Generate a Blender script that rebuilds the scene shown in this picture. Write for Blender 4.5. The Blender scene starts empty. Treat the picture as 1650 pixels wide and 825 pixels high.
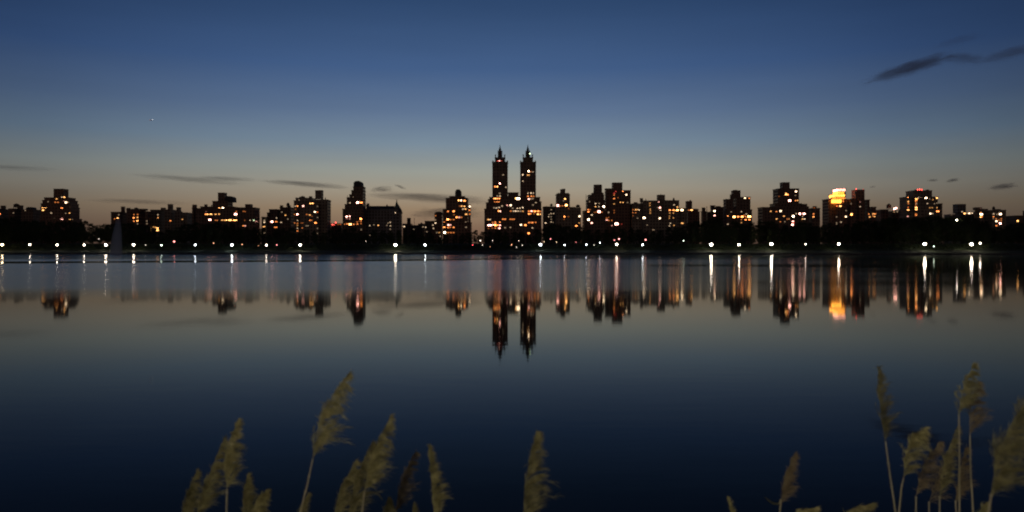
import bpy, bmesh, math, random
from mathutils import Vector, Matrix

S = bpy.context.scene
COL = S.collection
rnd = random.Random(7)

# ------------------------------------------------------------------ camera
CAMZ, F, HOR = 3.4, 1200.0, 403.0          # eye above the water, focal length and horizon in photo pixels
cd = bpy.data.cameras.new('camera')
cam = bpy.data.objects.new('camera', cd)
COL.objects.link(cam)
cam.location = (0, 0, CAMZ)
cam.rotation_euler = (math.radians(90), 0, 0)
cd.sensor_width = 36
cd.lens = 36 * F / 1650
cd.shift_y = -9.5 / 1650
cd.clip_end = 20000
cd.clip_start = 0.05
cd.dof.use_dof = True
cd.dof.focus_distance = 8.0
cd.dof.aperture_fstop = 1.7
S.camera = cam

# ------------------------------------------------------------------ render settings
S.view_settings.view_transform = 'Standard'
S.view_settings.look = 'None'
S.view_settings.exposure = 0
S.view_settings.gamma = 1
S.cycles.use_denoising = True
S.cycles.caustics_reflective = False
S.cycles.caustics_refractive = False
S.cycles.sample_clamp_indirect = 40
S.cycles.max_bounces = 5
S.cycles.diffuse_bounces = 2
S.cycles.glossy_bounces = 3
S.cycles.volume_bounces = 1
S.cycles.volume_step_rate = 1.0
S.cycles.volume_max_steps = 64


def lin(r, g, b):
    f = lambda c: c / 12.92 / 255 if c / 255 <= 0.04045 else ((c / 255 + 0.055) / 1.055) ** 2.4
    return (f(r), f(g), f(b), 1)


# ------------------------------------------------------------------ dusk sky: last light low in the west (+Y), night in the east
W = bpy.data.worlds.new('World')
S.world = W
W.use_nodes = True
nt = W.node_tree
nt.nodes.clear()
N = nt.nodes.new
L = nt.links.new
tc = N('ShaderNodeTexCoord')
nrm = N('ShaderNodeVectorMath'); nrm.operation = 'NORMALIZE'
L(tc.outputs['Generated'], nrm.inputs[0])
sep = N('ShaderNodeSeparateXYZ'); L(nrm.outputs[0], sep.inputs[0])
ramp = N('ShaderNodeValToRGB')
el = ramp.color_ramp
SKY = [  # sine of elevation, colour
    (0.000, (90, 68, 57)), (0.025, (126, 98, 79)), (0.055, (152, 130, 105)), (0.080, (161, 151, 133)),
    (0.104, (152, 155, 147)), (0.140, (122, 140, 155)), (0.180, (97, 118, 147)), (0.235, (68, 95, 136)),
    (0.315, (47, 72, 109)), (0.45, (30, 52, 92)), (0.75, (16, 28, 56)), (1.0, (10, 18, 38))]
while len(el.elements) < len(SKY):
    el.elements.new(0.5)
for e, (p, c) in zip(el.elements, SKY):
    e.position = p
    e.color = lin(*c)
L(sep.outputs[2], ramp.inputs[0])
# fall-off with azimuth, away from the afterglow
com = N('ShaderNodeCombineXYZ'); L(sep.outputs[0], com.inputs[0]); L(sep.outputs[1], com.inputs[1])
hn = N('ShaderNodeVectorMath'); hn.operation = 'NORMALIZE'; L(com.outputs[0], hn.inputs[0])
az = math.radians(-2.5)
dt = N('ShaderNodeVectorMath'); dt.operation = 'DOT_PRODUCT'
L(hn.outputs[0], dt.inputs[0]); dt.inputs[1].default_value = (math.sin(az), math.cos(az), 0)
mr = N('ShaderNodeMapRange'); mr.inputs[1].default_value = -1; mr.inputs[2].default_value = 1
L(dt.outputs['Value'], mr.inputs[0])
ar = N('ShaderNodeValToRGB')
AZ = [(0.0, 0.52), (0.45, 0.38), (0.75, 0.32), (0.90, 0.43), (0.935, 0.57), (0.975, 0.83), (1.0, 1.0)]
while len(ar.color_ramp.elements) < len(AZ):
    ar.color_ramp.elements.new(0.5)
for e, (p, v) in zip(ar.color_ramp.elements, AZ):
    e.position = p
    if p < 0.5:                                            # city glow in the east is warm
        e.color = (v * 1.25, v * 0.85, v * 0.62, 1)
        continue
    e.color = (v * (1 - 0.10 * min(1, (1 - v) * 2)), v * (1 - 0.02 * (1 - v)), v * (1 + 0.12 * min(1, (1 - v) * 2)), 1)
L(mr.outputs[0], ar.inputs[0])
mul = N('ShaderNodeMix'); mul.data_type = 'RGBA'; mul.blend_type = 'MULTIPLY'; mul.inputs[0].default_value = 1
L(ramp.outputs[0], mul.inputs[6]); L(ar.outputs[0], mul.inputs[7])
# thin uneven haze streaks
hm = N('ShaderNodeMapping'); hm.inputs['Scale'].default_value = (3.0, 3.0, 26.0); L(nrm.outputs[0], hm.inputs[0])
hz = N('ShaderNodeTexNoise'); hz.inputs['Scale'].default_value = 1.6; hz.inputs['Detail'].default_value = 5; L(hm.outputs[0], hz.inputs['Vector'])
hr = N('ShaderNodeMapRange'); hr.inputs[1].default_value = 0.3; hr.inputs[2].default_value = 0.7; hr.inputs[3].default_value = 0.975; hr.inputs[4].default_value = 1.02
L(hz.outputs['Fac'], hr.inputs[0])
bg = N('ShaderNodeBackground'); L(hr.outputs[0], bg.inputs[1])
L(mul.outputs[2], bg.inputs[0])
wo = N('ShaderNodeOutputWorld'); L(bg.outputs[0], wo.inputs[0])


# ------------------------------------------------------------------ helpers
def X(px, Y): return (px - 825.0) * Y / F
def Z(py, Y): return CAMZ + (HOR - py) * Y / F
def P(px, py, Y): return Vector((X(px, Y), Y, Z(py, Y)))


def new_mat(name):
    m = bpy.data.materials.new(name)
    m.use_nodes = True
    return m, m.node_tree, m.node_tree.nodes['Principled BSDF']


def noisy(name, c1, c2, scale, rough=0.8, detail=6, bump=0.0):
    m, t, b = new_mat(name)
    tcn = t.nodes.new('ShaderNodeTexCoord')
    n = t.nodes.new('ShaderNodeTexNoise'); n.inputs['Scale'].default_value = scale; n.inputs['Detail'].default_value = detail
    t.links.new(tcn.outputs['Object'], n.inputs['Vector'])
    r = t.nodes.new('ShaderNodeValToRGB')
    r.color_ramp.elements[0].position = 0.35; r.color_ramp.elements[0].color = (*c1, 1)
    r.color_ramp.elements[1].position = 0.68; r.color_ramp.elements[1].color = (*c2, 1)
    t.links.new(n.outputs['Fac'], r.inputs[0])
    t.links.new(r.outputs[0], b.inputs['Base Color'])
    b.inputs['Roughness'].default_value = rough
    if bump:
        bp = t.nodes.new('ShaderNodeBump'); bp.inputs['Strength'].default_value = bump
        t.links.new(n.outputs['Fac'], bp.inputs['Height']); t.links.new(bp.outputs[0], b.inputs['Normal'])
    return m


def glow(name, c, s):
    m, t, b = new_mat(name)
    b.inputs['Base Color'].default_value = (*[0.5 * x for x in c], 1)
    b.inputs['Emission Color'].default_value = (*c, 1)
    b.inputs['Emission Strength'].default_value = s
    return m


def wall_mat(name, c, glass=(0.03, 0.035, 0.04)):
    """masonry with a grid of unlit windows"""
    m, t, b = new_mat(name)
    tcn = t.nodes.new('ShaderNodeTexCoord'); sp = t.nodes.new('ShaderNodeSeparateXYZ')
    t.links.new(tcn.outputs['Object'], sp.inputs[0])

    def mth(op, a, bb=None, cl=False):
        q = t.nodes.new('ShaderNodeMath'); q.operation = op; q.use_clamp = cl
        for i, v in enumerate((a, bb)):
            if v is None: continue
            if isinstance(v, (int, float)): q.inputs[i].default_value = v
            else: t.links.new(v, q.inputs[i])
        return q.outputs[0]
    u = mth('ADD', sp.outputs[0], sp.outputs[1])
    fu = mth('FRACT', mth('MULTIPLY', u, 1 / 3.3)); fz = mth('FRACT', mth('MULTIPLY', sp.outputs[2], 1 / 3.4))
    wu = mth('LESS_THAN', mth('ABSOLUTE', mth('SUBTRACT', fu, 0.5)), 0.22)
    wz = mth('LESS_THAN', mth('ABSOLUTE', mth('SUBTRACT', fz, 0.5)), 0.26)
    w = mth('MULTIPLY', wu, wz)
    n = t.nodes.new('ShaderNodeTexNoise'); n.inputs['Scale'].default_value = 0.15; n.inputs['Detail'].default_value = 8
    t.links.new(tcn.outputs['Object'], n.inputs['Vector'])
    r = t.nodes.new('ShaderNodeValToRGB')
    r.color_ramp.elements[0].position = 0.3; r.color_ramp.elements[0].color = (*[x * 0.65 for x in c], 1)
    r.color_ramp.elements[1].position = 0.7; r.color_ramp.elements[1].color = (*[x * 1.2 for x in c], 1)
    t.links.new(n.outputs['Fac'], r.inputs[0])
    mx = t.nodes.new('ShaderNodeMix'); mx.data_type = 'RGBA'
    t.links.new(w, mx.inputs[0]); t.links.new(r.outputs[0], mx.inputs[6]); mx.inputs[7].default_value = (*glass, 1)
    t.links.new(mx.outputs[2], b.inputs['Base Color'])
    t.links.new(mth('SUBTRACT', 0.9, mth('MULTIPLY', w, 0.75)), b.inputs['Roughness'])
    return m


def link(name, bm, mats, parent=None, smooth=False):
    me = bpy.data.meshes.new(name)
    bm.to_mesh(me); bm.free()
    for m in (mats if isinstance(mats, (list, tuple)) else [mats]):
        me.materials.append(m)
    if smooth:
        for p in me.polygons: p.use_smooth = True
    o = bpy.data.objects.new(name, me)
    COL.objects.link(o)
    if parent: o.parent = parent
    return o


def tag(o, label=None, cat=None, group=None, kind=None):
    if label: o['label'] = label
    if cat: o['category'] = cat
    if group: o['group'] = group
    if kind: o['kind'] = kind
    return o


def empty(name, loc, label, cat, group=None):
    o = bpy.data.objects.new(name, None)
    o.empty_display_size = 0.5
    COL.objects.link(o)
    o.location = loc
    return tag(o, label, cat, group)


def box(bm, x0, x1, y0, y1, z0, z1, mi=0, tx=0.0):
    """box; tx narrows the top on both sides and ends"""
    v = [bm.verts.new(p) for p in ((x0, y0, z0), (x1, y0, z0), (x1, y1, z0), (x0, y1, z0),
                                   (x0 + tx, y0 + tx, z1), (x1 - tx, y0 + tx, z1), (x1 - tx, y1 - tx, z1), (x0 + tx, y1 - tx, z1))]
    for f in ((3, 2, 1, 0), (4, 5, 6, 7), (0, 1, 5, 4), (1, 2, 6, 5), (2, 3, 7, 6), (3, 0, 4, 7)):
        fc = bm.faces.new([v[i] for i in f]); fc.material_index = mi


def lathe(bm, cx, cy, prof, n=12, mi=0, cap=True):
    rings = []
    for r, z in prof:
        rings.append([bm.verts.new((cx + r * math.cos(2 * math.pi * k / n), cy + r * math.sin(2 * math.pi * k / n), z)) for k in range(n)])
    for a, b in zip(rings, rings[1:]):
        for k in range(n):
            f = bm.faces.new((a[k], a[(k + 1) % n], b[(k + 1) % n], b[k])); f.material_index = mi
    if cap:
        for r in (list(reversed(rings[0])), rings[-1]):
            f = bm.faces.new(r); f.material_index = mi


def tube(bm, pts, rads, n=6, mi=0):
    rings = []
    for i, p in enumerate(pts):
        d = (pts[min(i + 1, len(pts) - 1)] - pts[max(i - 1, 0)]).normalized()
        a = d.orthogonal().normalized(); b = d.cross(a)
        rings.append([bm.verts.new(p + (a * math.cos(2 * math.pi * k / n) + b * math.sin(2 * math.pi * k / n)) * rads[i]) for k in range(n)])
    # match ring starts so the skin does not twist
    for i in range(1, len(rings)):
        best = min(range(n), key=lambda s: (rings[i][s].co - rings[i - 1][0].co).length)
        rings[i] = rings[i][best:] + rings[i][:best]
    for a, b in zip(rings, rings[1:]):
        for k in range(n):
            f = bm.faces.new((a[k], a[(k + 1) % n], b[(k + 1) % n], b[k])); f.material_index = mi
    bm.faces.new(list(reversed(rings[0]))); bm.faces.new(rings[-1])


# ------------------------------------------------------------------ ground and water
PROF = [(-400, 2.4), (-30, 2.0), (0.6, 1.75), (2.0, 1.45), (3.2, 0.95), (5.2, 0.05), (6.5, -0.7), (600, -1.2), (606, -0.6), (607.5, 0.7),
        (612, 1.2), (626, 3.0), (634, 3.3), (648, 8.0), (700, 9.5), (760, 10.0), (1100, 12.0), (2500, 20.0), (9000, 30.0)]


def gz(Y):
    for (a, za), (b, zb) in zip(PROF, PROF[1:]):
        if a <= Y <= b: return za + (zb - za) * (Y - a) / (b - a)
    return PROF[-1][1]


M_ground = noisy('grass_and_soil', (0.012, 0.026, 0.008), (0.035, 0.055, 0.016), 0.35, 0.95, 8, 0.3)
bm = bmesh.new()
xs = [-9000, -3000, -1650, -1600, -1200, -800, -500, -250, -100, -30, -10, 0, 10, 30, 100, 250, 500, 800, 1200, 1600, 1650, 3000, 9000]
ys = []
for (a, _), (b, _) in zip(PROF, PROF[1:]):
    k = 3 if b - a < 30 else 2
    ys += [a + (b - a) * i / k for i in range(k)]
ys.append(9000)
g = []
for y in ys:
    row = []
    for x in xs:
        z = gz(y) if abs(x) <= 1600 else max(gz(y), 3.0)
        if 5 < abs(x) and z > 0.5: z += math.sin(x * 0.013 + y * 0.02) * 0.25 * min(1, abs(y - 620) / 60)
        row.append(bm.verts.new((x, y, z)))
    g.append(row)
for a, b in zip(g, g[1:]):
    for k in range(len(xs) - 1):
        bm.faces.new((a[k], a[k + 1], b[k + 1], b[k]))
tag(link('ground', bm, M_ground), 'dark grassy banks and ground around the reservoir', None, None, 'structure')

# running path behind the far bank
M_path = noisy('gravel', (0.045, 0.042, 0.036), (0.08, 0.075, 0.062), 3.0, 0.95)
bm = bmesh.new(); box(bm, -1590, 1590, 628.5, 632.5, 3.0, 3.42)
tag(link('path', bm, M_path), 'gravel running path along the far shore', None, None, 'structure')
M_stone = noisy('revetment_stone', (0.07, 0.07, 0.065), (0.17, 0.165, 0.15), 1.2, 0.9, 8, 0.6)
bm = bmesh.new(); box(bm, -1590, 1590, 605.6, 606.9, -0.8, 0.8, 0, 0.12)
tag(link('stone_bank', bm, M_stone), 'low stone embankment wall at the far waterline', 'wall')

# water
m, t, b = new_mat('reservoir_water')
t.nodes.remove(b)
o_ = t.nodes['Material Output']


def nd(kind, **kw):
    q = t.nodes.new(kind)
    for k, v in kw.items(): setattr(q, k, v)
    return q


def mth(op, a, bb=None, clamp=False):
    q = nd('ShaderNodeMath', operation=op); q.use_clamp = clamp
    for i, v in enumerate((a, bb)):
        if v is None: continue
        if isinstance(v, (int, float)): q.inputs[i].default_value = v
        else: t.links.new(v, q.inputs[i])
    return q.outputs[0]


def sstep(v, a, bb):
    q = nd('ShaderNodeMapRange', interpolation_type='SMOOTHSTEP')
    t.links.new(v, q.inputs[0])
    for i, val in ((1, a), (2, bb)):
        q.inputs[i].default_value = val
    return q.outputs[0]


geo = nd('ShaderNodeNewGeometry'); sp = nd('ShaderNodeSeparateXYZ'); t.links.new(geo.outputs['Position'], sp.inputs[0])
wx, wy = sp.outputs[0], sp.outputs[1]
zn = nd('ShaderNodeTexNoise'); zn.inputs['Scale'].default_value = 0.012; zn.inputs['Detail'].default_value = 4
mp = nd('ShaderNodeMapping'); mp.inputs['Scale'].default_value = (1, 3, 1); t.links.new(geo.outputs['Position'], mp.inputs[0]); t.links.new(mp.outputs[0], zn.inputs['Vector'])
wob = mth('MULTIPLY', mth('SUBTRACT', zn.outputs['Fac'], 0.5), 1.0)
# breeze patches: 1 where the surface is rippled
yl = mth('ADD', wy, mth('MULTIPLY', wob, 16))
near = sstep(yl, 46, 68)                                     # calm lee water up to ~60 m out
lane = mth('SUBTRACT', mth('ADD', wy, mth('MULTIPLY', wob, 24)), mth('ADD', mth('ADD', 267, mth('MULTIPLY', wx, 0.45)), mth('MULTIPLY', mth('MAXIMUM', mth('ADD', wx, 26), 0), 1.05)))   # calm lane running across
lane_calm = mth('MULTIPLY', sstep(lane, -26, -19), mth('SUBTRACT', 1, sstep(lane, 19, 28)))
right = mth('SUBTRACT', mth('MULTIPLY', wy, 0.40), mth('ADD', wx, mth('MULTIPLY', wob, 60)))                    # sheltered to the right
notright = sstep(right, -26, 14)
lee = sstep(mth('SUBTRACT', wy, mth('MAXIMUM', mth('SUBTRACT', 520, mth('MULTIPLY', wx, 2.2)), 335)), -10, 30)      # calm under the far bank
uu = mth('DIVIDE', wx, wy)
l2 = mth('ADD', wy, mth('MULTIPLY', wob, 60))
lane2 = mth('MULTIPLY', mth('MULTIPLY', sstep(l2, 152, 162), mth('SUBTRACT', 1, sstep(l2, 172, 184))), mth('MULTIPLY', sstep(uu, 0.16, 0.21), 0.7))
rip = mth('MULTIPLY', mth('MULTIPLY', near, mth('SUBTRACT', 1, lane_calm)), notright)
rip = mth('MULTIPLY', mth('MULTIPLY', rip, mth('SUBTRACT', 1, lee)), mth('SUBTRACT', 1, lane2))
rip = mth('MULTIPLY', rip, mth('ADD', 1.0, mth('MULTIPLY', wob, 0.7)))
west = mth('SUBTRACT', 1, mth('MULTIPLY', sstep(mth('DIVIDE', wx, wy), -0.10, 0.28), 0.65))
base_r = mth('ADD', 0.035, mth('MULTIPLY', mth('MULTIPLY', sstep(wy, 40, 90), 0.038), mth('ADD', 0.35, mth('MULTIPLY', notright, 0.65))))
rough = mth('ADD', base_r, mth('MULTIPLY', mth('MULTIPLY', rip, west), mth('SUBTRACT', 0.128, mth('MULTIPLY', sstep(wy, 240, 300), 0.078))))
# small ripples
rn = nd('ShaderNodeTexNoise'); rn.inputs['Scale'].default_value = 1.6; rn.inputs['Detail'].default_value = 5
mp2 = nd('ShaderNodeMapping'); mp2.inputs['Scale'].default_value = (0.35, 1, 1); t.links.new(geo.outputs['Position'], mp2.inputs[0]); t.links.new(mp2.outputs[0], rn.inputs['Vector'])
bp = nd('ShaderNodeBump'); t.links.new(mth('SUBTRACT', 0.22, mth('MULTIPLY', sstep(wy, 12, 60), 0.218)), bp.inputs['Strength']); bp.inputs['Distance'].default_value = 0.010
t.links.new(rn.outputs['Fac'], bp.inputs['Height'])
gl = nd('ShaderNodeBsdfAnisotropic'); gl.distribution = 'GGX'; gl.inputs['Color'].default_value = (0.95, 0.95, 0.92, 1)
t.links.new(rough, gl.inputs['Roughness']); t.links.new(bp.outputs[0], gl.inputs['Normal'])
df = nd('ShaderNodeBsdfDiffuse'); df.inputs['Color'].default_value = (0.010, 0.010, 0.008, 1)
fr = nd('ShaderNodeFresnel'); fr.inputs['IOR'].default_value = 1.117
ms = nd('ShaderNodeMixShader')
t.links.new(fr.outputs[0], ms.inputs[0]); t.links.new(df.outputs[0], ms.inputs[1]); t.links.new(gl.outputs[0], ms.inputs[2])
t.links.new(ms.outputs[0], o_.inputs[0])
bm = bmesh.new()
v = [bm.verts.new(p) for p in ((-1610, 3.5, 0), (1610, 3.5, 0), (1610, 610, 0), (-1610, 610, 0))]
bm.faces.new(v)
tag(link('water', bm, m), 'still dark reservoir water mirroring the dusk sky and skyline', None, None, 'structure')

# ------------------------------------------------------------------ buildings
WALLS = {'red': wall_mat('red_brick', (0.30, 0.16, 0.11)), 'tan': wall_mat('tan_brick', (0.36, 0.28, 0.20)),
         'brown': wall_mat('brown_brick', (0.24, 0.15, 0.11)), 'grey': wall_mat('grey_stone', (0.27, 0.25, 0.23)),
         'lime': wall_mat('limestone', (0.40, 0.35, 0.28))}
M_roof = noisy('roof_slate', (0.05, 0.05, 0.05), (0.11, 0.10, 0.10), 0.6)
M_copper = noisy('aged_copper', (0.08, 0.13, 0.11), (0.16, 0.20, 0.17), 0.8, 0.6)
M_wood = noisy('tank_wood', (0.09, 0.06, 0.04), (0.16, 0.11, 0.08), 1.5)
M_frame = noisy('window_frame_paint', (0.10, 0.09, 0.08), (0.16, 0.14, 0.12), 3)
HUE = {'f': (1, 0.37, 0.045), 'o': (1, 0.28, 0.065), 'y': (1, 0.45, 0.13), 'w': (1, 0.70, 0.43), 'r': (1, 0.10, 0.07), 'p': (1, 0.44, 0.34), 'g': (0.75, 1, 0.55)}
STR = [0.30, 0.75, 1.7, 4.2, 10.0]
GLOW = {}


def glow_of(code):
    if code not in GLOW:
        nm = {'o': 'orange', 'y': 'yellow', 'w': 'white', 'r': 'red', 'p': 'pink', 'g': 'green', 'f': 'floodglow'}[code[0]]  # the f colours make crown storeys emit, as if lit from outside
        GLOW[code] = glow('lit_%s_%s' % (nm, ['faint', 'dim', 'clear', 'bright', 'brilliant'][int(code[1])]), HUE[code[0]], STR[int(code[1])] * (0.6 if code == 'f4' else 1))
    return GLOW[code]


FR = {'A': (0, 270, 5.155), 'B': (160, 270, 5.155), 'C': (360, 270, 5.155), 'D': (540, 270, 5.155), 'E': (700, 220, 4.127),
      'F': (860, 270, 5.155), 'G': (1040, 270, 5.155), 'H': (1220, 270, 5.155), 'I': (1430, 270, 5.155)}


def src(fr, x, y):
    a, b, s = FR[fr]
    return a + x / s, b + y / s


WMESH = {}


def win_mesh(code, w, h):
    key = (code, round(w, 1), round(h, 1))
    if key not in WMESH:
        w, h = key[1], key[2]
        bm = bmesh.new()
        box(bm, -w / 2, w / 2, -0.06, 0.02, -h / 2, h / 2, 0)
        f = 0.09
        for a in ((-w / 2 - f, w / 2 + f, h / 2, h / 2 + f), (-w / 2 - f, w / 2 + f, -h / 2 - 0.14, -h / 2), (-w / 2 - f, -w / 2, -h / 2, h / 2),
                  (w / 2, w / 2 + f, -h / 2, h / 2), (-w / 2, w / 2, -0.04, 0.04)):
            box(bm, a[0], a[1], -0.14, 0.02, a[2], a[3], 1)
        n = max(1, int(w / 1.3))
        for k in range(1, n):
            x = -w / 2 + w * k / n
            box(bm, x - 0.04, x + 0.04, -0.13, 0.02, -h / 2, h / 2, 1)
        me = bpy.data.meshes.new('window'); bm.to_mesh(me); bm.free()
        me.materials.append(glow_of(code)); me.materials.append(M_frame)
        WMESH[key] = me
    return WMESH[key]


GAPS = []        # sight lines that the trees must leave open
LOWLIGHTS = []


def building(name, label, D, wall, blocks, extras=(), wins=(), clutter=2):
    """blocks: (frame, x0, x1, ytop, setback, kind); extras: roof pieces; wins: (frame, [(x, y, code, w)])"""
    ax = [src(b[0], b[1], 0)[0] for b in blocks] + [src(b[0], b[2], 0)[0] for b in blocks]
    cx = X((min(ax) + max(ax)) / 2, D)
    base = gz(D) - 1.0
    root = empty(name, (cx, D, base), label, 'building', 'buildings of the skyline')
    faces = []
    for i, bk in enumerate(blocks):
        fr, x0, x1, yt, sb = bk[:5]
        kind = bk[5] if len(bk) > 5 else 'wing'
        tap = bk[6] if len(bk) > 6 else 0
        Y0 = D + sb
        a, ty = src(fr, x0, yt); b_, _ = src(fr, x1, yt)
        dep = max(8, min(16, (X(b_, Y0) - X(a, Y0)) * 0.9))
        zt = Z(ty, Y0) - base
        # the outline seen from the water is the near corner on one side and the far corner on the other
        xa = X(a, Y0 + (dep if a > 825 else 0)) - cx
        xb = X(b_, Y0 + (dep if b_ < 825 else 0)) - cx
        if xb - xa < 2: xb = xa + 2
        bm = bmesh.new()
        box(bm, xa, xb, sb, sb + dep, -0.3 * i, zt, 0, tap)
        if not tap:
            box(bm, xa - 0.35, xb + 0.35, sb - 0.35, sb + dep + 0.35, zt - 0.5, zt + 0.35, 0)      # cornice
            if zt > 14:
                box(bm, xa - 0.2, xb + 0.2, sb - 0.2, sb + dep + 0.2, zt - 4.2, zt - 3.9, 0)
        link(kind, bm, WALLS[wall], root)
        faces.append((a, b_, ty, sb, tap, xa, xb))
        if kind == 'wing' and xb - xa > 12:
            for _ in range(clutter):
                q = rnd.random()
                ux = rnd.uniform(xa + 2, xb - 3.5); uy = sb + rnd.uniform(1.5, min(8, dep - 3))
                bm = bmesh.new()
                if q < 0.45:
                    s_ = rnd.uniform(1.6, 3); h = rnd.uniform(1.3, 3)
                    box(bm, ux, ux + s_, uy, uy + s_, zt, zt + h); link('roof_shed', bm, WALLS[wall], root)
                elif q < 0.75:
                    box(bm, ux, ux + 0.9, uy, uy + 0.9, zt, zt + rnd.uniform(1.5, 3)); link('chimney', bm, WALLS[wall], root)
                else:
                    h = rnd.uniform(2.0, 2.6)
                    for k in range(4):
                        sx, sy = (-0.9, 0.9)[k % 2], (-0.9, 0.9)[k // 2]
                        box(bm, ux + sx - 0.1, ux + sx + 0.1, uy + sy - 0.1, uy + sy + 0.1, zt, zt + h * 0.5)
                    lathe(bm, ux, uy, ((1.4, zt + h * 0.5), (1.35, zt + h * 1.4), (0.1, zt + h * 1.8)), 10)
                    link('water_tank', bm, M_wood, root)
    for e in extras:
        kind, fr, x0, x1, yt, yb, sb = e[:7]
        Y0 = D + sb
        a, ty = src(fr, x0, yt); b_, by = src(fr, x1, yb)
        xa, xb, zt, zb = X(a, Y0) - cx, X(b_, Y0) - cx, Z(ty, Y0) - base, Z(by, Y0) - base - 0.6
        mx, r = (xa + xb) / 2, (xb - xa) / 2
        bm = bmesh.new()
        if kind == 'water_tank':
            hh = zt - zb
            for k in range(4):
                sx, sy = (-0.7 * r, 0.7 * r)[k % 2], (-0.7 * r, 0.7 * r)[k // 2]
                box(bm, mx + sx - 0.15, mx + sx + 0.15, sb + r + sy - 0.15, sb + r + sy + 0.15, zb, zb + hh * 0.36)
            lathe(bm, mx, sb + r, ((r, zb + hh * 0.35), (r * 0.96, zb + hh * 0.8), (r * 0.1, zt)), 14)
            link(kind, bm, M_wood, root)
        elif kind == 'spire':
            lathe(bm, mx, sb + r, ((r, zb), (r * 0.85, zb + (zt - zb) * 0.3), (r * 0.3, zb + (zt - zb) * 0.65), (0.08, zt)), 10)
            link(kind, bm, M_copper, root)
        elif kind == 'turret_roof':
            lathe(bm, mx, sb + r, ((r, zb), (r * 0.75, zb + (zt - zb) * 0.4), (r * 0.12, zt)), 14)
            link(kind, bm, M_roof, root)
        elif kind == 'mast':
            box(bm, mx - 0.22, mx + 0.22, sb + r, sb + r + 0.4, zb, zt)
            link(kind, bm, M_roof, root)
        elif kind == 'lantern':
            n = 8
            lathe(bm, mx, sb + r, ((r, zb), (r, zb + (zt - zb) * 0.15), (r * 0.8, zb + (zt - zb) * 0.2), (r * 0.8, zt - 0.8), (r, zt - 0.5), (r, zt)), n)
            for k in range(n):
                an = 2 * math.pi * (k + 0.5) / n
                px_, py_ = mx + r * 0.88 * math.cos(an), sb + r + r * 0.88 * math.sin(an)
                box(bm, px_ - 0.3, px_ + 0.3, py_ - 0.3, py_ + 0.3, zb, zt + 0.8)
            link(kind, bm, WALLS[wall], root)
        elif kind == 'rounded_roof':
            d = 2 * r if len(e) < 8 else e[7]
            n = 10
            ring = [(mx + r * math.cos(math.pi * k / n), zb + (zt - zb) * (math.sin(math.pi * k / n) ** 0.32)) for k in range(n + 1)]
            va = [bm.verts.new((x, sb, z)) for x, z in ring]; vb = [bm.verts.new((x, sb + d, z)) for x, z in ring]
            for k in range(n): bm.faces.new((va[k + 1], va[k], vb[k], vb[k + 1]))
            bm.faces.new(va); bm.faces.new(list(reversed(vb)))
            link(kind, bm, M_roof, root)
        elif kind == 'gable_roof':
            d = 14
            a_ = [bm.verts.new(p) for p in ((xa, sb, zb), (xb, sb, zb), (xb, sb + d, zb), (xa, sb + d, zb), (xa + 2, sb + d / 2, zt), (xb - 2, sb + d / 2, zt))]
            for f in ((0, 1, 5, 4), (2, 3, 4, 5), (1, 2, 5), (3, 0, 4), (3, 2, 1, 0)): bm.faces.new([a_[i] for i in f])
            link(kind, bm, M_roof, root)
        elif kind == 'aircraft_light':
            lathe(bm, mx, sb, ((0.1, zb), (0.45, zb + 0.3), (0.5, zt - 0.2), (0.2, zt)), 8)
            link(kind, bm, glow_of(e[7]), root)
        elif kind == 'emissive_storey':  # storey emits its own light in place of floodlights falling on it
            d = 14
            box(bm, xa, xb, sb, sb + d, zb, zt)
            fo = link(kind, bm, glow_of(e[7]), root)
            bm = bmesh.new()
            k = 0
            x = xa
            while x < xb + 0.1:
                box(bm, x - 0.22, x + 0.22, sb - 0.5, sb - 0.05, zb + 0.1, zt - 0.1); x += (xb - xa) / 5.0
            box(bm, xa - 0.9, xb + 0.9, sb - 0.9, sb + d + 0.9, zt, zt + 0.5)
            cr = link('colonnade', bm, WALLS['lime'], fo)
        else:                                                  # plain penthouse, tank house, chimney ...
            box(bm, xa, xb, sb, sb + max(3, min(12, (xb - xa))), zb, zt)
            box(bm, xa - 0.25, xb + 0.25, sb - 0.25, sb + max(3, min(12, (xb - xa))) + 0.25, zt, zt + 0.3)
            link(kind, bm, WALLS[wall], root)
            faces.append((a, b_, ty, sb, 0, xa, xb))
    for fr, lst in wins:
        for q in lst:
            x, y, code = q[:3]
            wpx = q[3] if len(q) > 3 else 11
            hpx = q[4] if len(q) > 4 else 8
            a, y_ = src(fr, x, y)
            sc_ = FR[fr][2]
            cand = [f for f in faces if f[0] - 0.8 <= a <= f[1] + 0.8 and y_ > f[2] - 0.6]
            fc_ = min(cand or faces, key=lambda f: f[3])
            sb = fc_[3]
            Y0 = D + sb - 0.12
            w, h = wpx / sc_ * Y0 / F, hpx / sc_ * Y0 / F
            o = bpy.data.objects.new('window', win_mesh(code, w, h))
            COL.objects.link(o); o.parent = root
            hw = round(w, 1) / 2 + 0.2
            wx_ = X(a, Y0) - cx
            if fc_[6] - fc_[5] > 2 * hw: wx_ = min(max(wx_, fc_[5] + hw), fc_[6] - hw)
            o.location = (wx_, sb - 0.03, Z(y_, Y0) - base)
            GAPS.append((a, y_, w * F / Y0))
    return root


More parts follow.
